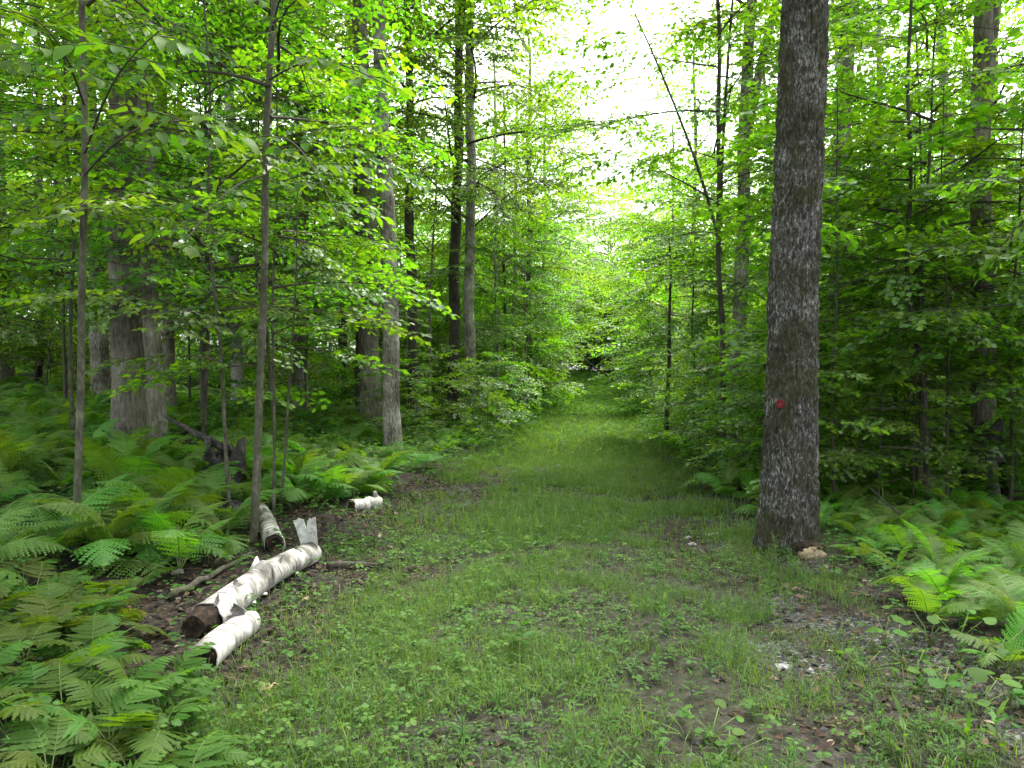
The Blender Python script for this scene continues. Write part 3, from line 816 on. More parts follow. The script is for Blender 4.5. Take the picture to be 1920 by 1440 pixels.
def leafy_bough(parent, p0, p1, nleaf, size, r, arch=.15, spread=.55):
    """a bough from p0 to p1 (world); its big leaves are leaves of their own"""
    p0, p1 = np.array(p0, float), np.array(p1, float)
    Lb = np.linalg.norm(p1 - p0)
    us = np.linspace(0, 1, 12)
    def pos(u):
        return p0 + (p1 - p0) * u + np.array([0, 0, arch * Lb * math.sin(math.pi * u)])
    mb = MB()
    add_tube(mb, [pos(u) for u in us], np.linspace(.010, .003, 12), 6)
    hd = (p1 - p0)[:2] / (np.linalg.norm((p1 - p0)[:2]) + 1e-6)
    yaw0 = math.atan2(hd[1], hd[0])
    spots = []
    nt = max(4, int(nleaf / 7))
    for k in range(nt):
        u = .25 + .75 * (k + r.uniform(0, .7)) / nt
        sd = 1 if k % 2 else -1
        a = yaw0 + sd * math.radians(r.uniform(30, 65))
        ln = spread * (1.1 - .6 * u) * r.uniform(.6, 1.2)
        q0 = pos(u); dv = np.array([math.cos(a), math.sin(a), r.uniform(-.25, .05)])
        add_tube(mb, [q0, q0 + dv * ln * .5, q0 + dv * ln + np.array([0, 0, -.05])], [.004, .003, .002], 4, cap=False)
        for j in range(7):
            v = .2 + .8 * (j / 6)
            spots.append((q0 + dv * ln * v - np.array([0, 0, .05 * v * v]), a + (0 if j == 6 else (1 if j % 2 else -1) * math.radians(r.uniform(35, 65)))))
    inv = parent.matrix_basis.inverted()
    br = link('branch', mb.mesh('branch', [M['twig']], True), parent)
    br.matrix_local = inv
    for q, a in spots[:nleaf]:
        lf = link('leaf', LEAF_MESH[r.integers(3)], br)
        sz = size * r.uniform(.7, 1.2)
        lf.matrix_local = Matrix.Translation(q) @ Euler((r.normal(0, .3), r.uniform(.0, .75), a)).to_matrix().to_4x4() @ Matrix.Scale(sz, 4)

rb = np.random.default_rng(11)
for o in (sapling_a, sapling_b):
    bpy.context.view_layer.update()
leafy_bough(sapling_a, pix(160, 290, 6.1), pix(300, 60, 3.6), 56, .115, rb, .05, .7)
leafy_bough(sapling_a, pix(158, 330, 6.1), pix(420, 235, 3.9), 63, .115, rb, .06, .75)
leafy_bough(sapling_a, pix(160, 200, 6.1), pix(60, 30, 3.9), 49, .115, rb, .05, .8)
leafy_bough(sapling_b, pix(508, 150, 6.95), pix(735, 165, 4.4), 49, .13, rb, .05, .55)
leafy_bough(sapling_b, pix(505, 260, 6.95), pix(640, 420, 5.0), 42, .11, rb, .08, .6)
leafy_bough(sapling_b, pix(512, 60, 6.95), pix(560, -20, 4.2), 49, .12, rb, .05, .7)
leafy_bough(sapling_b, pix(500, 330, 6.95), pix(330, 480, 5.4), 42, .11, rb, .08, .6)

# ------------------------------------------------------------------ ferns
def frond_mesh(r, L=.62, n=24, stalk=.16, wmax=.15, lobes=7, arch=.45, broad=False):
    """one frond: an arching midrib with toothed leaflets on both sides, growing along +x and up"""
    mb = MB()
    def mid(t):
        return np.array([L * (t * .95 - .10 * t * t), 0, L * arch * (1.5 * t - 1.55 * t * t)])
    us = np.linspace(0, 1, 10)
    add_tube(mb, [mid(u) for u in us], np.linspace(.0035, .001, 10), 4, 1, .5, cap=False)
    P, Fc, A = [], [], []
    nv = 0
    for i in range(n):
        t = stalk + (1 - stalk) * (i + .3) / n
        v = (t - stalk) / (1 - stalk)
        ln = wmax * (math.sin(math.pi * min(1, v * .82 + .22)) ** .75 if not broad else (1 - v) ** .7 * .95 + .12) * r.uniform(.88, 1.08)
        p = mid(t); q = mid(min(1, t + .03)) - p; fx = q / (np.linalg.norm(q) + 1e-9)
        up = np.array([-fx[2], 0, fx[0]])
        tt = r.uniform(.3, .7)
        for sd in (-1, 1):
            ang = math.radians(72 - 30 * v + r.normal(0, 4))
            dv = fx * math.cos(ang) + np.array([0, sd, 0]) * math.sin(ang) - up * r.uniform(.05, .28)
            dv /= np.linalg.norm(dv)
            cr = np.cross(up, dv); cr /= np.linalg.norm(cr) + 1e-9
            m = lobes if not broad else 9
            wd = (L * (1 - stalk) / n) * (.72 if not broad else .44)
            ks = np.linspace(0, 1, m + 1)
            ctr = p + dv[None] * (ln * ks)[:, None] - up[None] * (.10 * ln * ks ** 2)[:, None]
            if broad:
                wv = wd * np.sin(np.pi * np.clip(ks * .80 + .20, 0, 1)) ** .7
                wv = wv * (1 + .20 * np.cos(np.arange(m + 1) * math.pi)); wv[-1] = 0.0008
                V = np.concatenate([ctr, ctr + cr * wv[:, None] + up * .08 * wd, ctr - cr * wv[:, None] + up * .08 * wd])
                k = np.arange(m); q4 = m + 1
                f = np.concatenate([np.stack([k, k + 1, q4 + k + 1], 1), np.stack([k, q4 + k + 1, q4 + k], 1), np.stack([k + 1, k, 2 * q4 + k], 1), np.stack([k + 1, 2 * q4 + k, 2 * q4 + k + 1], 1)])
            else:
                wv = wd * (1 - ks[:-1] ** 1.6) ** .6 + .001
                tip = ctr[:-1] + (ctr[1:] - ctr[:-1]) * .75
                V = np.concatenate([ctr, tip + cr * wv[:, None] - up * .1 * wd, tip - cr * wv[:, None] - up * .1 * wd])
                k = np.arange(m)
                f = np.concatenate([np.stack([k, k + 1, m + 1 + k], 1), np.stack([k + 1, k, 2 * m + 1 + k], 1)])
            P.append(V); Fc.append(f + nv); nv += len(V); A.append(np.full(len(V), tt))
    mb.add(np.concatenate(P), np.concatenate(Fc), 0, np.concatenate(A))
    return mb

FERN_MB = [frond_mesh(rng, .60, 24, .15, .13, 7, a) for a in (.35, .5, .6, .42)]
FERN_FROND = [m.mesh('frond', [M['fern'], M['stem']]) for m in FERN_MB]
FERN_LITE_MB = [frond_mesh(rng, .60, 15, .12, .14, 3, a) for a in (.35, .5, .6, .42)]
BROAD_FROND = [frond_mesh(rng, .50, 10, .36, .17, 1, a, True).mesh('frond', [M['broad_fern'], M['stem']]) for a in (.55, .65, .48)]

def whole_fern(r, nf, src):
    mb = MB()
    a0 = r.uniform(0, TAU)
    for k in range(nf):
        a = a0 + TAU * k / nf + r.normal(0, .25)
        mb.add_mb(src[r.integers(len(src))], rot_mat(a, r.uniform(.05, .75), r.normal(0, .25)) * r.uniform(.7, 1.15), (0, 0, 0), r.normal(0, .12))
    return mb
FERN_WHOLE = [whole_fern(rng, 7, FERN_MB).mesh('fern', [M['fern'], M['stem']]) for _ in range(4)]
FERN_LITE = [whole_fern(rng, 6, FERN_LITE_MB) for _ in range(4)]

def fern(loc, r, label, group, kind='fine', nf=7, scale=1.0, name='fern'):
    lm = fern_mark(loc[0], loc[1])
    root = thing(name, label + ' ' + lm, 'fern', loc, (r.normal(0, .08), r.normal(0, .08), r.uniform(0, TAU)), group + ' ' + lm, scale)
    a0 = r.uniform(0, TAU)
    for k in range(nf):
        src = FERN_FROND if kind == 'fine' else BROAD_FROND
        f = link('frond', src[r.integers(len(src))], root)
        f.rotation_euler = (r.normal(0, .28), -r.uniform(-.05, .95), a0 + TAU * k / nf + r.normal(0, .25))
        sc = r.uniform(.7, 1.15); f.scale = (sc, sc, sc)
    return root

FERN_MARK = [(q[0], q[1], q[2]) for q in LANDMARK] + [(-2.0, 4.7, 'the rotten butt of the long birch log'), (-1.75, 4.1, 'the short birch log'), (-2.35, 7.0, 'the slim sapling at the log pile'),
    (-3.57, 6.1, 'the slim pale-footed sapling'), (-3.3, 8.6, 'the dark rotten stump'), (-1.8, 9.3, 'the small birch chunk'), (3.2, 5.0, 'the round-leaved plants'), (4.9, 7.5, 'the dark leaning stick'), (-2.6, 3.1, 'the track just before the short birch log')]
def fern_mark(x, y):
    return min(FERN_MARK, key=lambda q: (q[0] - x) ** 2 + (q[1] - y) ** 2)[2]
FERNS = []
def scatter(n, box, ok, sep, fn, r, tries=40):
    c = t = 0
    while c < n and t < n * tries:
        t += 1
        x, y = r.uniform(box[0], box[1]), r.uniform(box[2], box[3])
        if not ok(x, y) or any((x - a) ** 2 + (y - b) ** 2 < sep * sep for a, b in FERNS):
            continue
        FERNS.append((x, y)); fn(x, y); c += 1
    return c

def in_view(x, y, m=80):
    return y > 1.5 and -m < px_of(x, y)[0] < 1920 + m

def log_zone(x, y):
    return -2.75 < x < -.7 and 3.7 < y < 8.9 and x > -2.75 + 0 * y

def left_ok(x, y):
    s = x - float(path_x(y))
    return in_view(x, y) and s < -2.35 and not (x > -2.72 + .12 * (y - 4) and y < 9.2) and not (-3.1 < x < -2.0 and 6.3 < y < 8.7 and x > -2.15 - .28 * (y - 5.4))

def right_ok(x, y):
    s = x - float(path_x(y))
    return in_view(x, y) and s > 2.15 and not ((x - 2.6) ** 2 + (y - 7) ** 2 < .5) and not (x < 2.95 and 5.2 < y < 7.4)

rf = np.random.default_rng(23)
# broad-leaved ferns in front of the logs
def broad_ok(x, y):
    px, py = px_of(x, y)
    return -60 < px < 300 + max(0, (py - 1290)) * .45 and py > 1060 and not (px > 225 and py < 1330)
scatter(44, (-3.4, -1.15, 2.6, 5.2), broad_ok, .19, lambda x, y: fern((x, y, gh(x, y)), rf, 'broad-fronded fern with wide leaflets near', 'broad-fronded ferns near', 'broad', 6, rf.uniform(.55, .85), 'broad_fern'), rf)
# fine ferns with their own fronds
scatter(62, (-7.5, -1.8, 4.3, 10.5), left_ok, .36, lambda x, y: fern((x, y, gh(x, y)), rf, 'arching feathery fern near', 'arching feathery ferns near', 'fine', 8, rf.uniform(1.1, 1.6)), rf)
scatter(80, (2.0, 6.5, 4.0, 10.5), right_ok, .26, lambda x, y: fern((x, y, gh(x, y)), rf, 'arching feathery fern near', 'arching feathery ferns near', 'fine', 7, rf.uniform(.65, 1.05)), rf)
scatter(16, (2.95, 4.4, 4.2, 6.6), right_ok, .24, lambda x, y: fern((x, y, gh(x, y)), rf, 'arching feathery fern near', 'arching feathery ferns near', 'fine', 6, rf.uniform(.5, .85)), rf)
# farther ferns, too small to tell the fronds apart
def far_fern(label, group):
    def f(x, y):
        o = link('fern', FERN_WHOLE[rf.integers(4)])
        o.location = (x, y, gh(x, y)); o.rotation_euler = (0, 0, rf.uniform(0, TAU)); sc = rf.uniform(1.0, 1.5); o.scale = (sc, sc, sc)
        lm = fern_mark(x, y)
        tag(o, label + ' ' + lm, 'fern', group + ' ' + lm)
    return f
scatter(110, (-13, 0, 9, 20), left_ok, .42, far_fern('small feathery fern in the fern bed around', 'small feathery ferns around'), rf)
scatter(50, (2.5, 11, 9, 18), right_ok, .5, far_fern('small feathery fern under saplings around', 'small feathery ferns under saplings around'), rf)
# the rest of the fern bed reads as one mass
mb = MB()
for k in range(330):
    y = rf.uniform(6, 30); x = rf.uniform(-.75, .75) * y
    s = x - float(path_x(y))
    if -2.6 < s < 2.8 or not in_view(x, y) or (y < 9.5 and (s > 0 or x > -3.2)):
        continue
    mb.add_mb(FERN_LITE[rf.integers(4)], rot_mat(rf.uniform(0, TAU), 0, 0) * rf.uniform(.7, 1.15), (x, y, gh(x, y)), rf.normal(0, .15))
tag(link('fern_bed', mb.mesh('fern_bed', [M['fern'], M['stem']])), 'continuous bed of feathery ferns under the trees', 'ferns', kind='stuff')

# ------------------------------------------------------------------ ground cover: grass, low herbs, litter, gravel
def cover_points(n, box, r, dens):
    x = r.uniform(box[0], box[1], n); y = r.uniform(box[2], box[3], n)
    keep = r.random(n) < dens(x, y)
    return x[keep], y[keep]

def vis(x, y, m=60):
    px = CX + x / np.maximum(y, .3) * F_PX
    return ((px > -m) & (px < 1920 + m) & (y > 2.2)).astype(float)

rg = np.random.default_rng(31)
def grass_density(x, y):
    s = x - path_x(y)
    d = smooth(2.5, 1.4, np.abs(s)) * (.05 + .95 * smooth(.37, .60, n2(x, y, 1.2, 61) * .5 + n2(x, y, 4.1, 62) * .5) ** (1 - .6 * smooth(7, 14, y)))
    d = d * (1 - .72 * gravel_mask(x, y)) * (1 - .72 * litter_mask(x, y))
    return d * vis(x, y)
def add_grass(mb, n, box, hgt, wid, dens=grass_density):
    x, y = cover_points(n, box, rg, dens)
    N = len(x)
    z = ground_h(x, y)
    a = rg.uniform(0, TAU, N); h = hgt * rg.lognormal(0, .5, N); w = wid * rg.uniform(.7, 1.3, N)
    bend = rg.uniform(.3, 1.5, N) * h; b2 = a + rg.normal(0, .5, N)
    base = np.stack([x, y, z], 1); sd = np.stack([np.cos(a + 1.57), np.sin(a + 1.57), 0 * a], 1) * w[:, None]
    d = np.stack([np.cos(b2), np.sin(b2), 0 * a], 1)
    m_ = base + d * (bend * .3)[:, None] + np.array([0, 0, 1.0]) * (h * .62)[:, None]
    t_ = base + d * bend[:, None] + np.array([0, 0, 1.0]) * (h * .9 - .28 * bend)[:, None]
    V = np.stack([base - sd, base + sd, m_ + sd * .7, m_ - sd * .7, t_], 1).reshape(-1, 3)
    o = np.arange(N)[:, None] * 5
    F = np.concatenate([o + np.array([[0, 1, 2]]), o + np.array([[0, 2, 3]]), o + np.array([[3, 2, 4]])])
    tint = np.clip(rg.normal(.45, .2, N) + .3 * (n2(x, y, .8, 63) - .5), 0, 1)
    mb.add(V, F, 0, np.repeat(tint, 5))
mb = MB()
add_grass(mb, 260000, (-2.6, 4.2, 2.3, 7.5), .062, .0019)
add_grass(mb, 210000, (-2.5, 5.0, 7.5, 15), .085, .0036)
add_grass(mb, 130000, (-1.5, 8.0, 15, 30), .13, .007)
add_grass(mb, 40000, (0, 11.0, 30, 60), .20, .016)
tag(link('grass', mb.mesh('grass', [M['grass']])), 'short woodland grass covering the middle of the track', 'grass', kind='stuff')

def add_herbs(mb, n, box, size, height, dens, tmpl=ROUND, leaves=3, mean=.5):
    x, y = cover_points(n, box, rg, dens)
    N = len(x)
    if N == 0: return
    z = ground_h(x, y); h = height * rg.lognormal(0, .35, N); a0 = rg.uniform(0, TAU, N)
    tone = np.clip(rg.normal(mean, .16, N) + .5 * (n2(x, y, .7, 71) - .5), 0, 1)
    for k in range(leaves):
        a = a0 + TAU * k / leaves + rg.normal(0, .2, N)
        d = np.stack([np.cos(a), np.sin(a), rg.uniform(-.35, .25, N)], 1)
        p = np.stack([x, y, z + h * rg.uniform(.75, 1.1, N)], 1) + d * (.12 * size)
        nn = np.stack([rg.normal(0, .3, N), rg.normal(0, .3, N), np.ones(N)], 1)
        add_leaves(mb, p, d, nn, size * rg.uniform(.6, 1.2, N), tmpl, 0, np.clip(tone + rg.normal(0, .08, N), 0, 1))
def herb_density(x, y):
    s = x - path_x(y)
    d = smooth(3.4, 2.2, np.abs(s)) * (.10 + .90 * smooth(.45, .56, n2(x, y, 1.4, 72) * .6 + n2(x, y, 4.3, 73) * .4))
    d = d * (1 - .60 * gravel_mask(x, y)) * (1 - .72 * litter_mask(x, y))
    return d * vis(x, y)
def clump_density(x, y):
    return smooth(.50, .60, n2(x, y, 1.0, 78) * .6 + n2(x, y, 3.6, 79) * .4)
def edge_density(x, y):
    s = x - path_x(y)
    w_ = 1.5 - .35 * smooth(10, 20, y)
    d = smooth(0, .9, np.abs(s) - w_) * smooth(14, 7, np.abs(s)) * (.35 + .65 * n2(x, y, .8, 74))
    return d * (1 - .5 * litter_mask(x, y)) * (1 - .8 * gravel_mask(x, y)) * vis(x, y) * np.where((y < 9) & (x < -.8) & (x > -3), .95, 1)
mb = MB()
add_herbs(mb, 15000, (-2.8, 4.4, 2.3, 8.0), .024, .050, herb_density, TOOTH)
add_herbs(mb, 2600, (-2.8, 4.4, 2.3, 8.0), .036, .075, lambda x, y: clump_density(x, y) * (.25 + .75 * smooth(.5, -.2, x)) * vis(x, y) * (1 - .8 * litter_mask(x, y)) * smooth(2.6, 1.9, np.abs(x - path_x(y))), TOOTH, 5, .72)
add_herbs(mb, 12000, (-2.6, 6.0, 8.0, 16), .036, .06, herb_density, KITE, 4)
add_herbs(mb, 9000, (-2, 9.0, 16, 34), .08, .12, herb_density, KITE, 4)
add_herbs(mb, 9000, (0, 12.0, 30, 60), .16, .22, lambda x, y: vis(x, y) * smooth(4.5, 2.5, np.abs(x - path_x(y))), KITE, 4)
tag(link('low_herbs', mb.mesh('low_herbs', [M['herb']])), 'low three-leaved herbs creeping across the track', 'herbs', kind='stuff')
mb = MB()
add_herbs(mb, 12000, (-7, 8, 2.4, 10), .045, .11, edge_density, TOOTH, 4, .3)
add_herbs(mb, 16000, (-14, 15, 10, 26), .095, .26, edge_density, KITE, 5, .45)
add_herbs(mb, 14000, (-24, 26, 24, 50), .17, .40, lambda x, y: vis(x, y) * smooth(1.5, 2.4, np.abs(x - path_x(y))), KITE, 5, .5)
for k in range(360):          # small upright weeds, too many to tell apart
    tx, ty = rg.uniform(-1.9, 2.3), 2.55 + 7 * rg.random() ** 1.6
    if rg.random() > (.35 + .65 * smooth(-.3, .6, tx)) * (1 - .75 * float(gravel_mask(tx, ty))): continue
    hh = rg.uniform(.07, .22); n_ = int(rg.integers(8, 18)); u_ = (np.arange(n_) + .5) / n_
    ba = np.array([tx, ty, gh(tx, ty)]); ti = ba + np.array([rg.normal(0, .03), rg.normal(0, .03), hh])
    add_tube(mb, [ba, (ba + ti) / 2, ti], [.0022, .0018, .001], 4, 0, .45, cap=False)
    a_ = np.arange(n_) * 2.4 + rg.normal(0, .3, n_)
    add_leaves(mb, ba + (ti - ba) * (.15 + .85 * u_)[:, None], np.stack([np.cos(a_), np.sin(a_), .35 + .9 * u_ ** 3 + rg.normal(0, .2, n_)], 1), np.tile([0, 0, 1.0], (n_, 1)) + rg.normal(0, .2, (n_, 3)),
               rg.uniform(.045, .075) * (1.15 - .6 * u_), LANCE, 0, np.clip(rg.normal(.5, .15, n_), 0, 1))
tag(link('undergrowth', mb.mesh('undergrowth', [M['herb']])), 'leafy undergrowth of seedlings along both edges of the track', 'undergrowth', kind='stuff')

# fallen leaves
def litter_density(x, y):
    return np.clip(.12 + .9 * litter_mask(x, y), 0, 1) * vis(x, y)
M['dead_leaf'] = tint_mat('dead_leaf', [(0, (.016, .010, .007)), (.5, (.050, .031, .020)), (.85, (.115, .080, .052)), (1, (.26, .20, .145))])
mb = MB()
x, y = cover_points(60000, (-3.6, 4.6, 2.4, 14), rg, litter_density)
N = len(x); a = rg.uniform(0, TAU, N)
add_leaves(mb, np.stack([x, y, ground_h(x, y) + .012 + .012 * rg.random(N)], 1), np.stack([np.cos(a), np.sin(a), rg.normal(0, .22, N)], 1),
           np.stack([rg.normal(0, .35, N), rg.normal(0, .35, N), np.ones(N)], 1), .029 * rg.lognormal(0, .45, N), OVAL, 0, np.clip(rg.normal(.40, .24, N), 0, 1))
for k in range(420):        # bits of twig
    tx, ty = rg.uniform(-3.2, 3.8), rg.uniform(2.6, 12)
    if float(litter_mask(tx, ty)) < .3 and rg.random() > .25: continue
    ta, tl = rg.uniform(0, TAU), rg.uniform(.05, .22)
    q = np.array([[tx + math.cos(ta) * tl * u, ty + math.sin(ta) * tl * u, 0] for u in (-.5, 0, .5)]); q[:, 2] = ground_h(q[:, 0], q[:, 1]) + .018
    add_tube(mb, q, [.003, .0028, .0015], 4, 0, rg.uniform(.2, .95), cap=False)
tag(link('leaf_litter', mb.mesh('leaf_litter', [M['dead_leaf']])), 'brown dead leaves strewn round the logs and wheel ruts', 'leaves', kind='stuff')

# gravel
M['gravel'] = tint_mat('gravel_stone', [(0, (.020, .020, .020)), (.5, (.050, .050, .049)), (.85, (.115, .115, .113)), (1, (.36, .36, .355))], .85)
ICO_V = np.array([[0, 0, 1], [.9, 0, .1], [.25, .85, .15], [-.75, .5, 0], [-.7, -.55, .12], [.3, -.85, 0], [0, 0, -.6]])
ICO_F = np.array([[0, 1, 2], [0, 2, 3], [0, 3, 4], [0, 4, 5], [0, 5, 1], [6, 2, 1], [6, 3, 2], [6, 4, 3], [6, 5, 4], [6, 1, 5]])
def stones(mb, n, box, size, dens):
    x, y = cover_points(n, box, rg, dens)
    N = len(x); a = rg.uniform(0, TAU, N); sz = size * rg.lognormal(0, .42, N)
    d = np.stack([np.cos(a), np.sin(a), rg.normal(0, .2, N)], 1)
    nn = np.stack([rg.normal(0, .3, N), rg.normal(0, .3, N), np.ones(N)], 1)
    V = ICO_V * np.array([1, .8, .62])
    add_leaves(mb, np.stack([x, y, ground_h(x, y) + .012 + .2 * sz], 1), d, nn, sz, (V, ICO_F), 0, np.clip(rg.beta(1.6, 2.6, N), 0, 1))
mb = MB()
stones(mb, 26000, (-2.2, 4.2, 2.4, 14), .0095, lambda x, y: gravel_mask(x, y) * vis(x, y))
stones(mb, 2600, (-2.2, 4.2, 2.4, 12), .013, lambda x, y: .25 * vis(x, y) * smooth(2.4, 1.8, np.abs(x - path_x(y))))
tag(link('gravel', mb.mesh('gravel', [M['gravel']])), 'pale crushed gravel showing in the worn wheel ruts', 'gravel', kind='stuff')

# ------------------------------------------------------------------ birch logs
def birch_material():
    m, N, L = new_mat('birch_bark')
    out = N.new('ShaderNodeOutputMaterial')
    bs = N.new('ShaderNodeBsdfPrincipled'); bs.inputs['Roughness'].default_value = .7; bs.inputs['Specular IOR Level'].default_value = .25
    tc = N.new('ShaderNodeTexCoord')
    a = N.new('ShaderNodeTexNoise'); a.inputs['Scale'].default_value = 6; a.inputs['Detail'].default_value = 7; a.inputs['Roughness'].default_value = .7
    L.new(tc.outputs['Object'], a.inputs['Vector'])
    r1 = ramp(N, [(.34, (.085, .078, .066)), (.45, (.22, .208, .188)), (.55, (.38, .365, .335)), (.7, (.52, .505, .47))]); L.new(a.outputs['Fac'], r1.inputs[0])
    mp = N.new('ShaderNodeMapping'); mp.inputs['Scale'].default_value = (30, 3.0, 3.0); L.new(tc.outputs['Object'], mp.inputs[0])
    b = N.new('ShaderNodeTexNoise'); b.inputs['Scale'].default_value = 1.0; b.inputs['Detail'].default_value = 3; L.new(mp.outputs[0], b.inputs['Vector'])
    r2 = ramp(N, [(.33, (.07, .06, .05)), (.41, (1, 1, 1))]); L.new(b.outputs['Fac'], r2.inputs[0])
    mp3 = N.new('ShaderNodeMapping'); mp3.inputs['Scale'].default_value = (7, 2.2, 2.2); L.new(tc.outputs['Object'], mp3.inputs[0])
    c = N.new('ShaderNodeTexNoise'); c.inputs['Scale'].default_value = 1.3; c.inputs['Detail'].default_value = 5; L.new(mp3.outputs[0], c.inputs['Vector'])
    r3 = ramp(N, [(.37, (.18, .175, .16)), (.50, (1, 1, 1))]); L.new(c.outputs['Fac'], r3.inputs[0])
    x1 = N.new('ShaderNodeMix'); x1.data_type = 'RGBA'; x1.blend_type = 'MULTIPLY'; x1.inputs['Factor'].default_value = .8
    L.new(r1.outputs[0], x1.inputs['A']); L.new(r2.outputs[0], x1.inputs['B'])
    x2 = N.new('ShaderNodeMix'); x2.data_type = 'RGBA'; x2.blend_type = 'MULTIPLY'; x2.inputs['Factor'].default_value = .75
    L.new(x1.outputs['Result'], x2.inputs['A']); L.new(r3.outputs[0], x2.inputs['B'])
    L.new(x2.outputs['Result'], bs.inputs['Base Color'])
    bp = N.new('ShaderNodeBump'); bp.inputs['Strength'].default_value = .5; bp.inputs['Distance'].default_value = .006
    L.new(b.outputs['Fac'], bp.inputs['Height']); L.new(bp.outputs[0], bs.inputs['Normal'])
    L.new(bs.outputs[0], out.inputs['Surface'])
    return m
M['birch'] = birch_material()
M['rotten'] = plain_mat('rotten_wood', [(.34, (.006, .005, .004)), (.52, (.022, .015, .010)), (.64, (.060, .040, .024)), (.78, (.16, .12, .075))], 16, .95, .9, dist=.02)
M['curl'] = plain_mat('grey_bark_curl', [(.3, (.20, .20, .185)), (.5, (.44, .435, .41)), (.7, (.62, .61, .575))], 14, .8, .4)
M['fungus'] = plain_mat('bracket_fungus', [(.3, (.45, .42, .36)), (.6, (.72, .70, .64))], 30, .7, .2)
M['pale_wood'] = plain_mat('pale_cut_wood', [(.3, (.11, .075, .045)), (.5, (.25, .19, .12)), (.7, (.42, .35, .25))], 18, .9, .4)
M['char'] = plain_mat('dark_rotten_bark', [(.32, (.010, .010, .010)), (.50, (.036, .034, .032)), (.66, (.10, .094, .086))], 9, .9, .8, dist=.03)
M['red'] = plain_mat('red_plastic', [(.3, (.075, .005, .008)), (.7, (.14, .008, .012))], 20, .55, .1)
M['steel'] = plain_mat('nail_steel', [(.3, (.2, .2, .2)), (.7, (.35, .35, .35))], 30, .5, .1)
M['rock'] = plain_mat('pale_rock', [(.3, (.10, .10, .098)), (.5, (.24, .24, .232)), (.7, (.44, .44, .43))], 14, .9, .6)

def log_parts(root, length, r0, r1, seed, wob=.02, bumps=(), hollow0=True, hollow1=True, core_out0=.0, core_out1=.0):
    """a birch log along +x: bark sleeve open at both ends with a real thickness and a dark rotten core"""
    sides = 40
    xs = np.linspace(0, length, int(length / .016) + 2)
    th = np.arange(sides) / sides * TAU
    Xg, Tg = np.meshgrid(xs, th, indexing='ij')
    R = r0 + (r1 - r0) * Xg / length
    R = R * (1 + .07 * (vnoise(np.stack([Xg * 3, np.cos(Tg) * 1.2, np.sin(Tg) * 1.2], -1).reshape(-1, 3), seed) - .5).reshape(R.shape) * 2)
    R = R + .0022 * (vnoise(np.stack([Xg * 70, np.cos(Tg) * 2, np.sin(Tg) * 2], -1).reshape(-1, 3), seed + 1) - .5).reshape(R.shape) * 2
    for bx, bt, amp, w in bumps:
        R = R + amp * np.exp(-((Xg - bx) / w) ** 2) * np.exp(-((np.angle(np.exp(1j * (Tg - bt)))) / .55) ** 2)
    # ragged ends
    rag0 = .035 * (vnoise(np.stack([np.cos(th) * 2.2, np.sin(th) * 2.2, 0 * th], 1), seed + 2)) ; rag1 = .035 * vnoise(np.stack([np.cos(th) * 2.2, np.sin(th) * 2.2, 0 * th + 5], 1), seed + 3)
    u = Xg / length
    Xr = rag0[None] + u * (length - rag0[None] - rag1[None])
    cz = wob * np.sin(xs / length * 5 + seed); cyy = wob * np.cos(xs / length * 4 + seed)
    V = np.stack([Xr, R * np.cos(Tg) + cyy[:, None], R * np.sin(Tg) + cz[:, None]], -1).reshape(-1, 3)
    n = len(xs)
    i = np.arange(n - 1)[:, None] * sides; j = np.arange(sides)[None, :]; k = (j + 1) % sides
    F = np.stack([i + j, i + k, i + sides + k, i + sides + j], -1).reshape(-1, 4)
    mb = MB(); mb.add(V, F)
    # inner skin and lips
    t = .007
    for e, ii in ((0, range(0, 5)), (1, range(n - 5, n))):
        ii = list(ii)
        W = np.stack([Xr[ii], (R[ii] - t) * np.cos(Tg[ii]) + cyy[ii][:, None], (R[ii] - t) * np.sin(Tg[ii]) + cz[ii][:, None]], -1)
        rim = ii[0] if e == 0 else ii[-1]
        m = len(ii)
        i2 = np.arange(m - 1)[:, None] * sides
        F2 = np.stack([i2 + k, i2 + j, i2 + sides + j, i2 + sides + k], -1).reshape(-1, 4)
        mb.add(W.reshape(-1, 3), F2)
        o = V.reshape(n, sides, 3)[rim]; w = W[0] if e == 0 else W[-1]
        LV = np.concatenate([o, w]); jj = np.arange(sides); kk = (jj + 1) % sides
        mb.add(LV, np.stack([jj, kk, sides + kk, sides + jj], 1))
    link('bark', mb.mesh('bark', [M['birch']], True), root)
    xs2 = np.linspace(.02 - core_out0, length - .025 + core_out1, 30)
    cb = MB()
    Rc = np.interp(xs2, [0, length], [r0, r1]) - .014
    Rc = Rc * np.where(xs2 < 0, 1 - .35 * (xs2 / (core_out0 + 1e-6)) ** 2, 1)
    Vc, Fc = tube(np.stack([xs2, np.interp(xs2, xs, cyy), np.interp(xs2, xs, cz)], 1), Rc, 22)
    ring = Vc.reshape(30, 22, 3); ctr = ring.mean(1, keepdims=True)
    f = .80 + .38 * vnoise(Vc * 17, seed + 7).reshape(30, 22, 1)
    f[5:25] = 1
    Vc = (ctr + (ring - ctr) * np.clip(f, 0, 1.04)).reshape(-1, 3)
    cb.add(Vc, Fc)
    jj = np.arange(22); kk = (jj + 1) % 22
    for e, o in ((0, 0), (1, 29 * 22)):
        c = ctr[0 if e == 0 else -1, 0] + np.array([.03 if e == 0 else -.03, 0, 0])
        LV = np.concatenate([Vc[o:o + 22], c[None]])
        cb.add(LV, np.stack([np.full(22, 22), kk, jj], 1) if e == 0 else np.stack([np.full(22, 22), jj, kk], 1))
    link('heartwood', cb.mesh('heartwood', [M['rotten']], True), root)

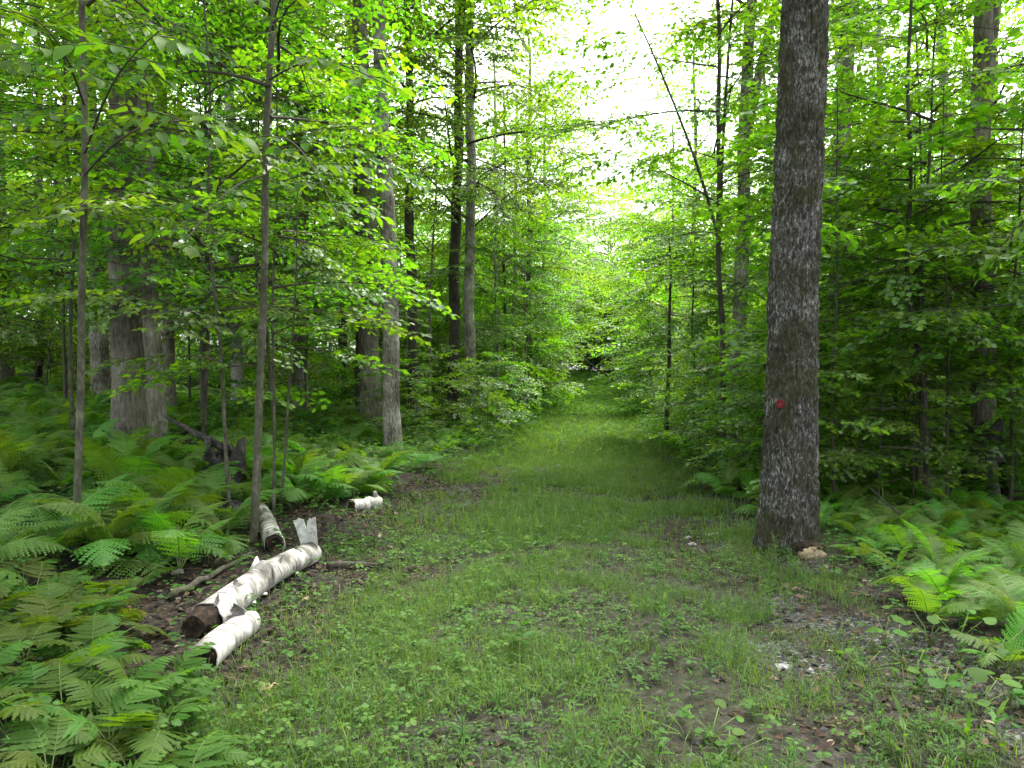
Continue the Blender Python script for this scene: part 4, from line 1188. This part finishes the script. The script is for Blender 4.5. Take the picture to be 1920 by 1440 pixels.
def log_between(label, p0, p1, r0, r1, seed, sink=.035, **kw):
    p0, p1 = Vector(p0), Vector(p1)
    d = p1 - p0
    yaw = math.atan2(d.y, d.x); pitch = -math.atan2(d.z, math.hypot(d.x, d.y))
    root = thing('birch_log', label, 'log', p0 + Vector((0, 0, r0 - sink)), (0, pitch, yaw), 'fallen birch logs at the track edge')
    log_parts(root, d.length, r0, r1, seed, **kw)
    return root

def sheet(name, parent, W, H, mat, r, curve=.5, tear=.25, thick=.004, nx=26, ny=14):
    """a torn, curled piece of bark: x across, z up, with thickness"""
    us = np.linspace(-.5, .5, nx); vs = np.linspace(0, 1, ny)
    U, Vv = np.meshgrid(us, vs)
    top = 1 - tear * (.5 * vnoise(np.stack([us * 5 + r.uniform(0, 9), 0 * us, 0 * us], 1), 3) + .22 * vnoise(np.stack([us * 17 + r.uniform(0, 9), 0 * us, 0 * us], 1), 4)) - tear * .9 * np.exp(-((us - .08) / .06) ** 2)
    Z = Vv * H * top[None]
    ang = U * curve * 2.4
    wd = W * (.72 + .42 * Vv)
    X = np.sin(ang) / (curve * 2.4) * wd
    Y = (1 - np.cos(ang)) / (curve * 2.4) * wd + .10 * H * Vv ** 2
    A = np.stack([X, Y, Z], -1).reshape(-1, 3); B = A + np.array([0, thick, 0])
    f = grid_faces(nx, ny)
    mb = MB(); mb.add(A, f); mb.add(B, f[:, ::-1])
    n = nx * ny
    edge = list(range(nx)) + [nx * k + nx - 1 for k in range(1, ny)] + [nx * (ny - 1) + k for k in range(nx - 2, -1, -1)] + [nx * k for k in range(ny - 2, 0, -1)]
    e = np.array(edge); e2 = np.roll(e, -1); m = len(e)
    mb.add(np.concatenate([A[e], B[e]]), np.stack([np.arange(m), m + np.arange(m), m + (np.arange(m) + 1) % m, (np.arange(m) + 1) % m], 1))
    return link(name, mb.mesh(name, [M[mat]], True), parent)

def bracket(parent, loc, rot, w, r):
    th = np.linspace(0, math.pi, 12)
    rim = np.stack([np.cos(th) * w, np.sin(th) * w * .8, .12 * w * np.sin(th * 3)], 1)
    top = rim * np.array([.55, .55, 1]) + np.array([0, 0, .22 * w]); bot = rim * np.array([.6, .6, 1]) - np.array([0, 0, .18 * w])
    V = np.concatenate([top, rim, bot, [[0, 0, .3 * w]], [[0, 0, -.3 * w]]])
    i = np.arange(11)
    mb = MB(); mb.add(V, np.concatenate([np.stack([i, i + 1, 12 + i + 1, 12 + i], 1)[:, ::-1], np.stack([12 + i, 12 + i + 1, 24 + i + 1, 24 + i], 1)[:, ::-1]]))
    mb2 = MB(); mb2.add(V, np.concatenate([np.stack([np.full(11, 36), i, i + 1], 1), np.stack([np.full(11, 37), 24 + i + 1, 24 + i], 1)]))
    mb.add_mb(mb2)
    o = link('bracket_fungus', mb.mesh('bracket_fungus', [M['fungus']], True), parent)
    o.location = loc; o.rotation_euler = rot
    return o

rl = np.random.default_rng(5)
def gp(px, py):
    p = ground_at(px, py); return p
a, b = gp(383, 1182), gp(582, 1052)
LOG = log_between('long white birch log with a rotten dark butt and a torn upright bark flap', a, b, .108, .092, 11, wob=.018, bumps=[(.82, 1.9, .055, .07), (.95, .4, .02, .12)], core_out0=.16)
Llen = (b - a).length
st = MB(); add_tube(st, [(0, 0, 0), (.012, 0, .05), (.03, .005, .10)], [.05, .03, .006], 10)
o = link('branch_stub', st.mesh('branch_stub', [M['curl']], True), LOG); o.location = (.80, .03, .085)
o = sheet('bark_flap', LOG, .24, .36, 'curl', rl, .55, .30); o.location = (Llen - .03, -.03, -.02); o.rotation_euler = (.05, .12, 1.15)
o = sheet('bark_flap', LOG, .15, .27, 'curl', rl, .4, .3); o.location = (Llen + .03, -.05, -.03); o.rotation_euler = (-.1, .25, .75)
for lx, ly, lz, w_, h_, ry in ((.03, -.07, .075, .10, .05, .9), (.34, -.03, .098, .07, .045, -.6), (1.05, -.05, .085, .09, .05, .5), (1.45, -.02, .088, .08, .04, -.8)):
    o = sheet('bark_curl', LOG, w_, h_, 'birch', rl, .7, .35, nx=12, ny=8); o.location = (lx, ly, lz); o.rotation_euler = (.9, ry, 1.5 + ry * .3)
for lx, ang in ((.50, -.5), (.66, -.35), (1.28, -.45)):
    bracket(LOG, (lx, -.10 * math.cos(ang), .10 * math.sin(ang)), (0, 0, math.pi), .026, rl)
a, b = gp(380, 1262), gp(468, 1178)
L2 = log_between('short white birch log lying in the grass beside the long birch log', a, b, .088, .070, 12, wob=.012, bumps=[(.45, 1.6, .012, .05)])
o = sheet('bark_flap', L2, .13, .10, 'birch', rl, .5, .3); o.location = ((b - a).length - .10, .0, .055); o.rotation_euler = (-.3, 1.1, 1.5)
a, b = gp(516, 1034), gp(486, 966)
L3 = log_between('banded birch log with a black broken end lying behind the slim sapling', a, b, .092, .086, 13, wob=.01, bumps=[(.2, 1.5, .01, .06)], core_out0=.05)
st = MB(); add_tube(st, [(0, 0, 0), (.06, 0, .05), (.16, .02, .07)], [.010, .007, .002], 6); add_tube(st, [(0, 0, 0), (.05, .03, .06), (.13, .08, .10)], [.008, .006, .002], 6)
o = link('splinter', st.mesh('splinter', [M['pale_wood']], True), L3); o.location = ((b - a).length - .05, 0, .05)
a, b = gp(655, 958), gp(712, 950)
L4 = log_between('small white birch chunk lying on brown leaf litter by the ferns', a, b, .075, .085, 14, wob=.012, bumps=[(.3, 1.5, .02, .05)])
st = MB(); add_tube(st, [(0, 0, 0), (-.01, 0, .05), (-.02, 0, .085)], [.035, .028, .018], 9)
o = link('branch_stub', st.mesh('branch_stub', [M['birch']], True), L4); o.location = ((b - a).length - .07, 0, .06)

# scraps of birch bark on the ground
def scrap(px, py, w, label, mat='birch', name='bark_scrap', tilt=.4):
    p = gp(px, py)
    root = thing(name, label, 'bark', p + Vector((0, 0, .012)), (-1.2 + tilt * rl.normal(0, .4), 0, rl.uniform(0, TAU)), 'scraps of birch bark')
    sheet('sheet', root, w, w * .8, mat, rl, .5, .4)
scrap(318, 1078, .13, 'curled birch bark scrap among the ferns behind the long birch log')
scrap(300, 1062, .09, 'curled birch bark scrap among the ferns behind the long birch log')
scrap(352, 1052, .07, 'small bark scrap under the dark seedling behind the long birch log')
scrap(328, 1126, .05, 'tiny white bark chip beside the rotten butt of the birch log')
scrap(497, 1300, .11, 'reddish brown bark slab lying in the grass near the short birch log', 'pale_wood', tilt=.1)

# ------------------------------------------------------------------ dark stump, roots, sticks, stones, marker
def lumpy(name, parent, size, seed, mat, cut=None, nu=40, nv=26, amp=.35, freq=2.2, top=None):
    th = np.linspace(0, TAU, nu, endpoint=False); ph = np.linspace(-1.0, 1, nv) * math.pi / 2
    Pg, Tg = np.meshgrid(ph, th, indexing='ij')
    D = np.stack([np.cos(Pg) * np.cos(Tg), np.cos(Pg) * np.sin(Tg), np.sin(Pg)], -1).reshape(-1, 3)
    R = 1 + amp * (vnoise(D * freq + 7, seed) - .5) * 2 + amp * .4 * (vnoise(D * freq * 3.1 + 3, seed + 1) - .5) * 2
    V = D * R[:, None]
    if cut is not None:
        nrm, off = np.array(cut[0]) / np.linalg.norm(cut[0]), cut[1]
        q = V @ nrm - off
        V = V - np.clip(q, 0, None)[:, None] * nrm
    V = V * np.array(size)
    i = np.arange(nv - 1)[:, None] * nu; j = np.arange(nu)[None]; k = (j + 1) % nu
    F = np.stack([i + j, i + k, i + nu + k, i + nu + j], -1).reshape(-1, 4)
    mb = MB(); mb.add(V, F)
    return link(name, mb.mesh(name, [M[mat]] if isinstance(mat, str) else mat, True), parent)

def jagged_stump(name, parent, r, H, seed, mat, jag=.5, flare=.5, hole=None):
    sides, rows = 44, 26
    th = np.arange(sides) / sides * TAU; vs = np.linspace(-.1, 1, rows)
    top = H * (1 - jag * vnoise(np.stack([np.cos(th) * 1.7, np.sin(th) * 1.7, 0 * th], 1), seed) - jag * .3 * vnoise(np.stack([np.cos(th) * 6, np.sin(th) * 6, 0 * th], 1), seed + 4))
    Vg, Tg = np.meshgrid(vs, th, indexing='ij')
    Z = Vg * top[None]
    R = r * (1 + flare * np.exp(-np.clip(Z, 0, 9) / (.35 * H)) * (.4 + .8 * np.cos(Tg * 2.5 + seed) ** 2))
    R = R * (1 + .30 * (vnoise(np.stack([np.cos(Tg) * 2.5, np.sin(Tg) * 2.5, Z * 2.2], -1).reshape(-1, 3), seed + 2).reshape(R.shape) - .5))
    out = np.stack([R * np.cos(Tg), R * np.sin(Tg), Z], -1)
    inn = np.stack([.72 * R * np.cos(Tg), .72 * R * np.sin(Tg), Z * .96], -1)
    i = np.arange(rows - 1)[:, None] * sides; j = np.arange(sides)[None]; k = (j + 1) % sides
    F = np.stack([i + j, i + k, i + sides + k, i + sides + j], -1)
    if hole:
        tc, w, hh = hole
        m = ~((np.abs(np.angle(np.exp(1j * (th - tc)))) < w)[None, :] & (vs[:-1] < hh)[:, None])
        F = F[m]
    else:
        F = F.reshape(-1, 4)
    mb = MB(); mb.add(out.reshape(-1, 3), F); mb.add(inn.reshape(-1, 3), F[:, ::-1])
    jj = np.arange(sides); kk = (jj + 1) % sides
    mb.add(np.concatenate([out[-1], inn[-1]]), np.stack([jj, kk, sides + kk, sides + jj], 1))
    return link(name, mb.mesh(name, [M[mat]], True), parent)

p = gp(415, 925)
root = thing('rotten_stump', 'dark rotten stump with a broken top and a dead limb lying among ferns', 'stump', p, (0.12, .10, 0))
jagged_stump('stump', root, .21, .78, 21, 'char', .42, .55)
st = MB(); add_tube(st, [(0.02, .05, .52), (-.25, .15, .60), (-.55, .30, .66), (-.95, .4, .80)], [.055, .045, .035, .015], 9)
link('dead_limb', st.mesh('dead_limb', [M['char']], True), root)
p = gp(440, 985)
root = thing('rotten_stump', 'low black rotten stump under the crooked pencil-thin sapling', 'stump', p + Vector((-.15, .1, 0)), (0, 0, 1))
jagged_stump('stump', root, .16, .28, 25, 'char', .5, .6)
p = gp(1655, 900)
root = thing('rotten_stump', 'low dark stump behind the small seedling beside the huge mossy maple', 'stump', p, (0, 0, 0))
jagged_stump('stump', root, .22, .34, 31, 'char', .35, .3)
# hollow foot of the maple in the thicket
for o in list(COL.objects):
    if o.get('short') == 'the hollow-footed maple':
        jagged_stump('hollow_foot', o, .235, 1.35, 33, 'char', .35, .45, (-1.2, .55, .42))['label'] = 'blackened hollow foot with a split between two legs'
# sawn root knob at the big maple's foot
p = gp(1523, 1046)
root = thing('root_knob', 'pale sawn root knob at the foot of the huge mossy maple', 'root', p + Vector((0, 0, .03)), (0, 0, .2))
lumpy('wood', root, (.11, .09, .075), 41, 'pale_wood', ((.1, -1, .25), .62), amp=.22)
lumpy('bark_rim', root, (.12, .085, .045), 42, 'rotten', amp=.3).location = (.0, .05, .055)
p = gp(1480, 1042)
root = thing('root_knob', 'brown knotty root sprout at the foot of the huge mossy maple', 'root', p + Vector((.03, .14, .05)), (0, 0, .2))
lumpy('wood', root, (.06, .05, .09), 43, 'rotten', amp=.35)

# red marker disc
def marker():
    d = 6.72
    c = pix(1464, 758, d)
    # stand it on the bark, facing the viewer's side of the trunk
    o = [q for q in COL.objects if q.get('short') == 'the huge mossy maple'][0]
    bpy.context.view_layer.update()
    ax = o.matrix_world @ Vector((0, 0, c.z - o.location.z))
    tr = [q for q in o.children if q.name.startswith('trunk')][0]
    V = np.array([list(o.matrix_world @ v.co) for v in tr.data.vertices if abs(v.co.z - (c.z - o.location.z)) < .06])
    ray = np.array(c) - np.array((0, 0, EYE)); ray = ray / ray[1]
    near = V[(np.abs(V[:, 0] - c.x) < .045)]
    yf = near[:, 1].min()
    cx = ray[0] * yf
    n = Vector((cx - ax.x, yf - ax.y, 0)).normalized()
    root = thing('trail_marker', 'round red trail marker disc nailed to the huge mossy maple', 'marker', (cx + n.x * .006, yf + n.y * .006, c.z), (0, 0, math.atan2(n.y, n.x) + math.pi / 2))
    R, t = .041, .004
    th = np.arange(40) / 40 * TAU
    prof = [(0, -t), (R * .93, -t), (R, -t * .5), (R, t), (0, t)]
    mb = MB()
    rings = [np.stack([np.cos(th) * q, np.full(40, yy), np.sin(th) * q], 1) for q, yy in prof]
    V = np.concatenate(rings); i = np.arange(4)[:, None] * 40; j = np.arange(40)[None]; k = (j + 1) % 40
    mb.add(V, np.stack([i + j, i + k, i + 40 + k, i + 40 + j], -1).reshape(-1, 4))
    link('disc', mb.mesh('disc', [M['red']], False), root)
    mb = MB(); add_tube(mb, [(0, -.006, 0), (0, -.0045, 0), (0, -.004, 0), (0, .02, 0)], [.0035, .0035, .0015, .0015], 10)
    link('nail', mb.mesh('nail', [M['steel']], True), root)
marker()

# stones
def stone(px, py, size, label, seed, mat='rock'):
    p = gp(px, py)
    o = lumpy('stone', None, size, seed, mat, amp=.28, nu=24, nv=16)
    o.location = p + Vector((0, 0, size[2] * .35)); o.rotation_euler = (0, 0, seed)
    tag(o, label, 'stone', 'pale stones on the track')
stone(1340, 1006, (.085, .04, .028), 'flat white stone lying on the track edge by the huge mossy maple', 51)
stone(1300, 1024, (.06, .04, .022), 'grey stone in the rut next to the flat white stone', 52)
stone(1290, 1012, (.045, .03, .02), 'small grey stone beside the flat white stone', 57)
stone(842, 968, (.03, .025, .018), 'small white pebble in the brown litter of the rut opposite the birch chunk', 53)
stone(1468, 1255, (.05, .04, .018), 'flat tan stone half sunk in the gravel rut', 54)
stone(1522, 1262, (.022, .018, .014), 'small white pebble in the gravel rut', 55)

# sticks and fallen limbs
def stick(pts, radii, label, mat='bark_dark', name='fallen_branch', sides=8, twigs=0, seed=0):
    r = np.random.default_rng(seed)
    p0 = Vector(pts[0])
    q = np.array([list(Vector(v) - p0) for v in pts])
    t = np.linspace(0, 1, len(q)); tt = np.linspace(0, 1, 14)
    q = np.stack([np.interp(tt, t, q[:, c]) for c in range(3)], 1)
    q[1:-1] += r.normal(0, .012, (12, 3)) * np.linalg.norm(q[-1]) * .5
    mb = MB(); add_tube(mb, q, np.interp(tt, [0, 1], radii), sides)
    for k in range(twigs):
        u = r.integers(4, 12); d = np.array([r.normal(0, 1), r.normal(0, 1), abs(r.normal(.3, .5))]); d /= np.linalg.norm(d)
        L = r.uniform(.1, .3)
        add_tube(mb, [q[u], q[u] + d * L * .5, q[u] + d * L + np.array([0, 0, .02])], [radii[0] * .35, radii[0] * .25, radii[0] * .1], 5)
    o = link(name, mb.mesh(name, [M[mat]], True)); o.location = p0
    return tag(o, label, 'branch', 'fallen branches')
stick([gp(1755, 1022) + Vector((0, 0, .02)), pix(1690, 965, 7.6), pix(1625, 912, 8.4)], (.016, .006), 'dark stick leaning up out of the ferns beside the huge mossy maple', twigs=2, seed=1)
stick([gp(612, 1068) + Vector((0, 0, .03)), gp(670, 1066) + Vector((0, 0, .03)), gp(735, 1072) + Vector((0, 0, .03))], (.035, .022), 'dark fallen limb lying beside the torn end of the long birch log', twigs=2, seed=2)
stick([gp(600, 1022) + Vector((0, 0, .06)), gp(660, 1014) + Vector((0, 0, .02))], (.008, .004), 'thin pale twig beyond the torn end of the long birch log', 'bark_sapling', seed=3)
stick([gp(318, 1128) + Vector((0, 0, .03)), gp(470, 1045) + Vector((0, 0, .03))], (.028, .018), 'yellowish mossy limb lying along the back of the long birch log', 'bark_sapling', seed=4)
stick([gp(540, 1118) + Vector((0, 0, .012)), gp(640, 1108) + Vector((0, 0, .012))], (.006, .003), 'thin pale twig in the grass below the long birch log', 'bark_sapling', seed=5)
stick([gp(70, 965) + Vector((0, 0, .02)), gp(118, 1000) + Vector((0, 0, .25))], (.006, .003), 'thin dead stalk among ferns beside the pale-footed sapling', 'bark_sapling', seed=6)
d = 40
stick([pix(1158, 718, d), pix(1120, 692, d - .5), pix(1085, 664, d - 1)], (.06, .02), 'leaning dead bough hanging over the far bend of the track', twigs=6, seed=7)
stick([gp(1215, 925) + Vector((0, 0, .03)), gp(1330, 905) + Vector((0, 0, .04))], (.02, .01), 'dark fallen branch lying in the ferns at the track edge', twigs=2, seed=8)

# ------------------------------------------------------------------ taller weeds and broad-leaved plants
def leaf_mesh(name, tmpl, mat, tint):
    mb = MB(); mb.add(tmpl[0], tmpl[1], 0, tint); return mb.mesh(name, [M[mat]], True)
BROAD = [leaf_mesh('leaf', ROUND, 'weed', t) for t in (.35, .6, .85)]
POINT = [leaf_mesh('leaf', tmpl_oval(.23), 'weed', t) for t in (.25, .5, .75)]
LANCE_M = [leaf_mesh('leaf', LANCE, 'weed', t) for t in (.3, .5, .8)]
rw = np.random.default_rng(77)
def weed(px, py, h, n, size, meshes, label, group, name='weed', spread=.10, up=.25, top=.25):
    p = gp(px, py)
    root = thing(name, label, 'plant', p, (rw.normal(0, .08), rw.normal(0, .08), rw.uniform(0, TAU)), group)
    pts = np.array([[0, 0, -.01], [.01, 0, h * .35], [.015, .01, h * .7], [.0, .02, h]])
    mb = MB(); add_tube(mb, pts, [.004, .0035, .0025, .0012], 6)
    link('stem', mb.mesh('stem', [M['stem']], True), root)
    for k in range(n):
        u = top + (1 - top) * (k + .5) / n
        q = np.array([np.interp(u, [0, .35, .7, 1], pts[:, c]) for c in range(3)])
        lf = link('leaf', meshes[rw.integers(len(meshes))], root)
        lf.location = q
        lf.rotation_euler = (rw.normal(0, .2), -rw.uniform(up - .35, up + .35) * (1 if u < .9 else 2), k * 2.4 + rw.normal(0, .3))
        sc = size * rw.uniform(.7, 1.15) * (1.1 - .45 * u); lf.scale = (sc, sc, sc)
    return root
def stalky(px, py, h, size, label, group):
    """broad leaves carried on their own long leaf stalks"""
    p = gp(px, py)
    root = thing('broadleaf_plant', label, 'plant', p, (0, 0, rw.uniform(0, TAU)), group)
    mb = MB(); spots = []
    n = 6
    for k in range(n):
        a = TAU * k / n + rw.normal(0, .4); rr = rw.uniform(.04, .16); hh = h * rw.uniform(.6, 1.1)
        e = np.array([math.cos(a) * rr, math.sin(a) * rr, hh])
        add_tube(mb, [(0, 0, -.01), e * np.array([.35, .35, .6]), e], [.003, .0025, .0018], 5)
        spots.append((e, a))
    link('stem', mb.mesh('stem', [M['stem']], True), root)
    for e, a in spots:
        lf = link('leaf', BROAD[rw.integers(3)], root); lf.location = e
        lf.rotation_euler = (rw.normal(0, .25), rw.uniform(-.2, .35), a + rw.normal(0, .4)); sc = .82 * size * rw.uniform(.6, 1.2); lf.scale = (sc, sc, sc)

for px, py, h, sz in [(1690, 1235, .17, .10), (1745, 1215, .20, .09), (1660, 1215, .16, .08), (1800, 1225, .22, .08), (1840, 1345, .15, .115), (1895, 1330, .16, .10), (1770, 1300, .14, .075), (1870, 1255, .2, .09), (1620, 1270, .10, .06), (1720, 1270, .12, .07)]:
    stalky(px, py, h, sz, 'round-leaved light green plant on bare soil below the ferns by the gravel rut', 'round-leaved plants by the gravel rut')
for px, py, h, sz in [(1335, 1400, .12, .065), (1370, 1435, .10, .06), (1290, 1395, .11, .055)]:
    stalky(px, py, h, sz, 'round-leaved plant standing in the grass at the near end of the track', 'round-leaved plants in the near grass')
for px, py, h, sz in [(390, 1060, .14, .11), (430, 1068, .13, .11), (345, 1050, .12, .10)]:
    weed(px, py, h, 7, sz, POINT, 'dark green pointed-leaved seedling in the litter behind the long birch log', 'pointed seedlings behind the long birch log', 'seedling', up=.0, top=.75)
weed(985, 1235, .30, 16, .10, POINT, 'tall blue-green weed standing alone in the middle of the track', None, up=.35)
weed(1000, 1060, .22, 12, .08, POINT, 'blue-green weed farther along the middle of the track', None, up=.3)
weed(1010, 960, .30, 14, .09, POINT, 'bushy green weed in the middle of the track', None, up=.3)
for px, py, h, n, sz in [(1070, 1435, .26, 22, .075), (1120, 1438, .18, 16, .07), (1190, 1432, .20, 18, .075), (1240, 1438, .17, 16, .08), (1330, 1215, .16, 16, .06), (1312, 1180, .15, 14, .06), (1150, 1400, .15, 14, .07), (1385, 1240, .13, 12, .06)]:
    weed(px, py, h, n, sz, LANCE_M, 'upright narrow-leaved weed rising from the grass beside the gravel rut', 'narrow-leaved weeds beside the gravel rut')
for px, py, h, n, sz in [(1440, 1165, .30, 26, .08), (1455, 1070, .28, 26, .09), (1490, 1085, .22, 22, .085), (1420, 1090, .2, 20, .08), (1380, 1100, .16, 16, .07)]:
    weed(px, py, h, n, sz, LANCE_M, 'tall narrow-leaved weed growing in front of the huge mossy maple', 'narrow-leaved weeds at the huge mossy maple')
for px, py, h, n, sz in [(1700, 1438, .20, 9, .15), (1880, 1425, .22, 10, .15), (1820, 1438, .16, 8, .13)]:
    weed(px, py, h, n, sz, LANCE_M, 'coarse broad-bladed plant at the near edge of the gravel rut', 'broad-bladed plants at the gravel rut', 'bladed_plant', up=.55, top=.1)
for px, py, h, n, sz in [(1660, 985, .75, 14, .12), (1640, 950, .6, 12, .11), (1780, 960, .6, 12, .11), (1880, 900, .8, 14, .12)]:
    weed(px, py, h, n, sz, BROAD, 'leafy upright seedling standing over the ferns beside the huge mossy maple', 'leafy seedlings over the ferns', 'seedling', up=.1, top=.55)
for px, py, h, n, sz in [(930, 830, .8, 40, .11), (965, 815, .9, 40, .11), (1000, 800, .9, 40, .12), (905, 845, .6, 30, .1), (1250, 800, .8, 40, .11), (1215, 775, .9, 40, .12), (1275, 830, .7, 34, .11), (1040, 775, 1.0, 40, .14)]:
    weed(px, py, h, n, sz, LANCE_M, 'tall bushy roadside weed at the grassy edge of the track', 'bushy weeds at the track edge', up=.35, top=.15)
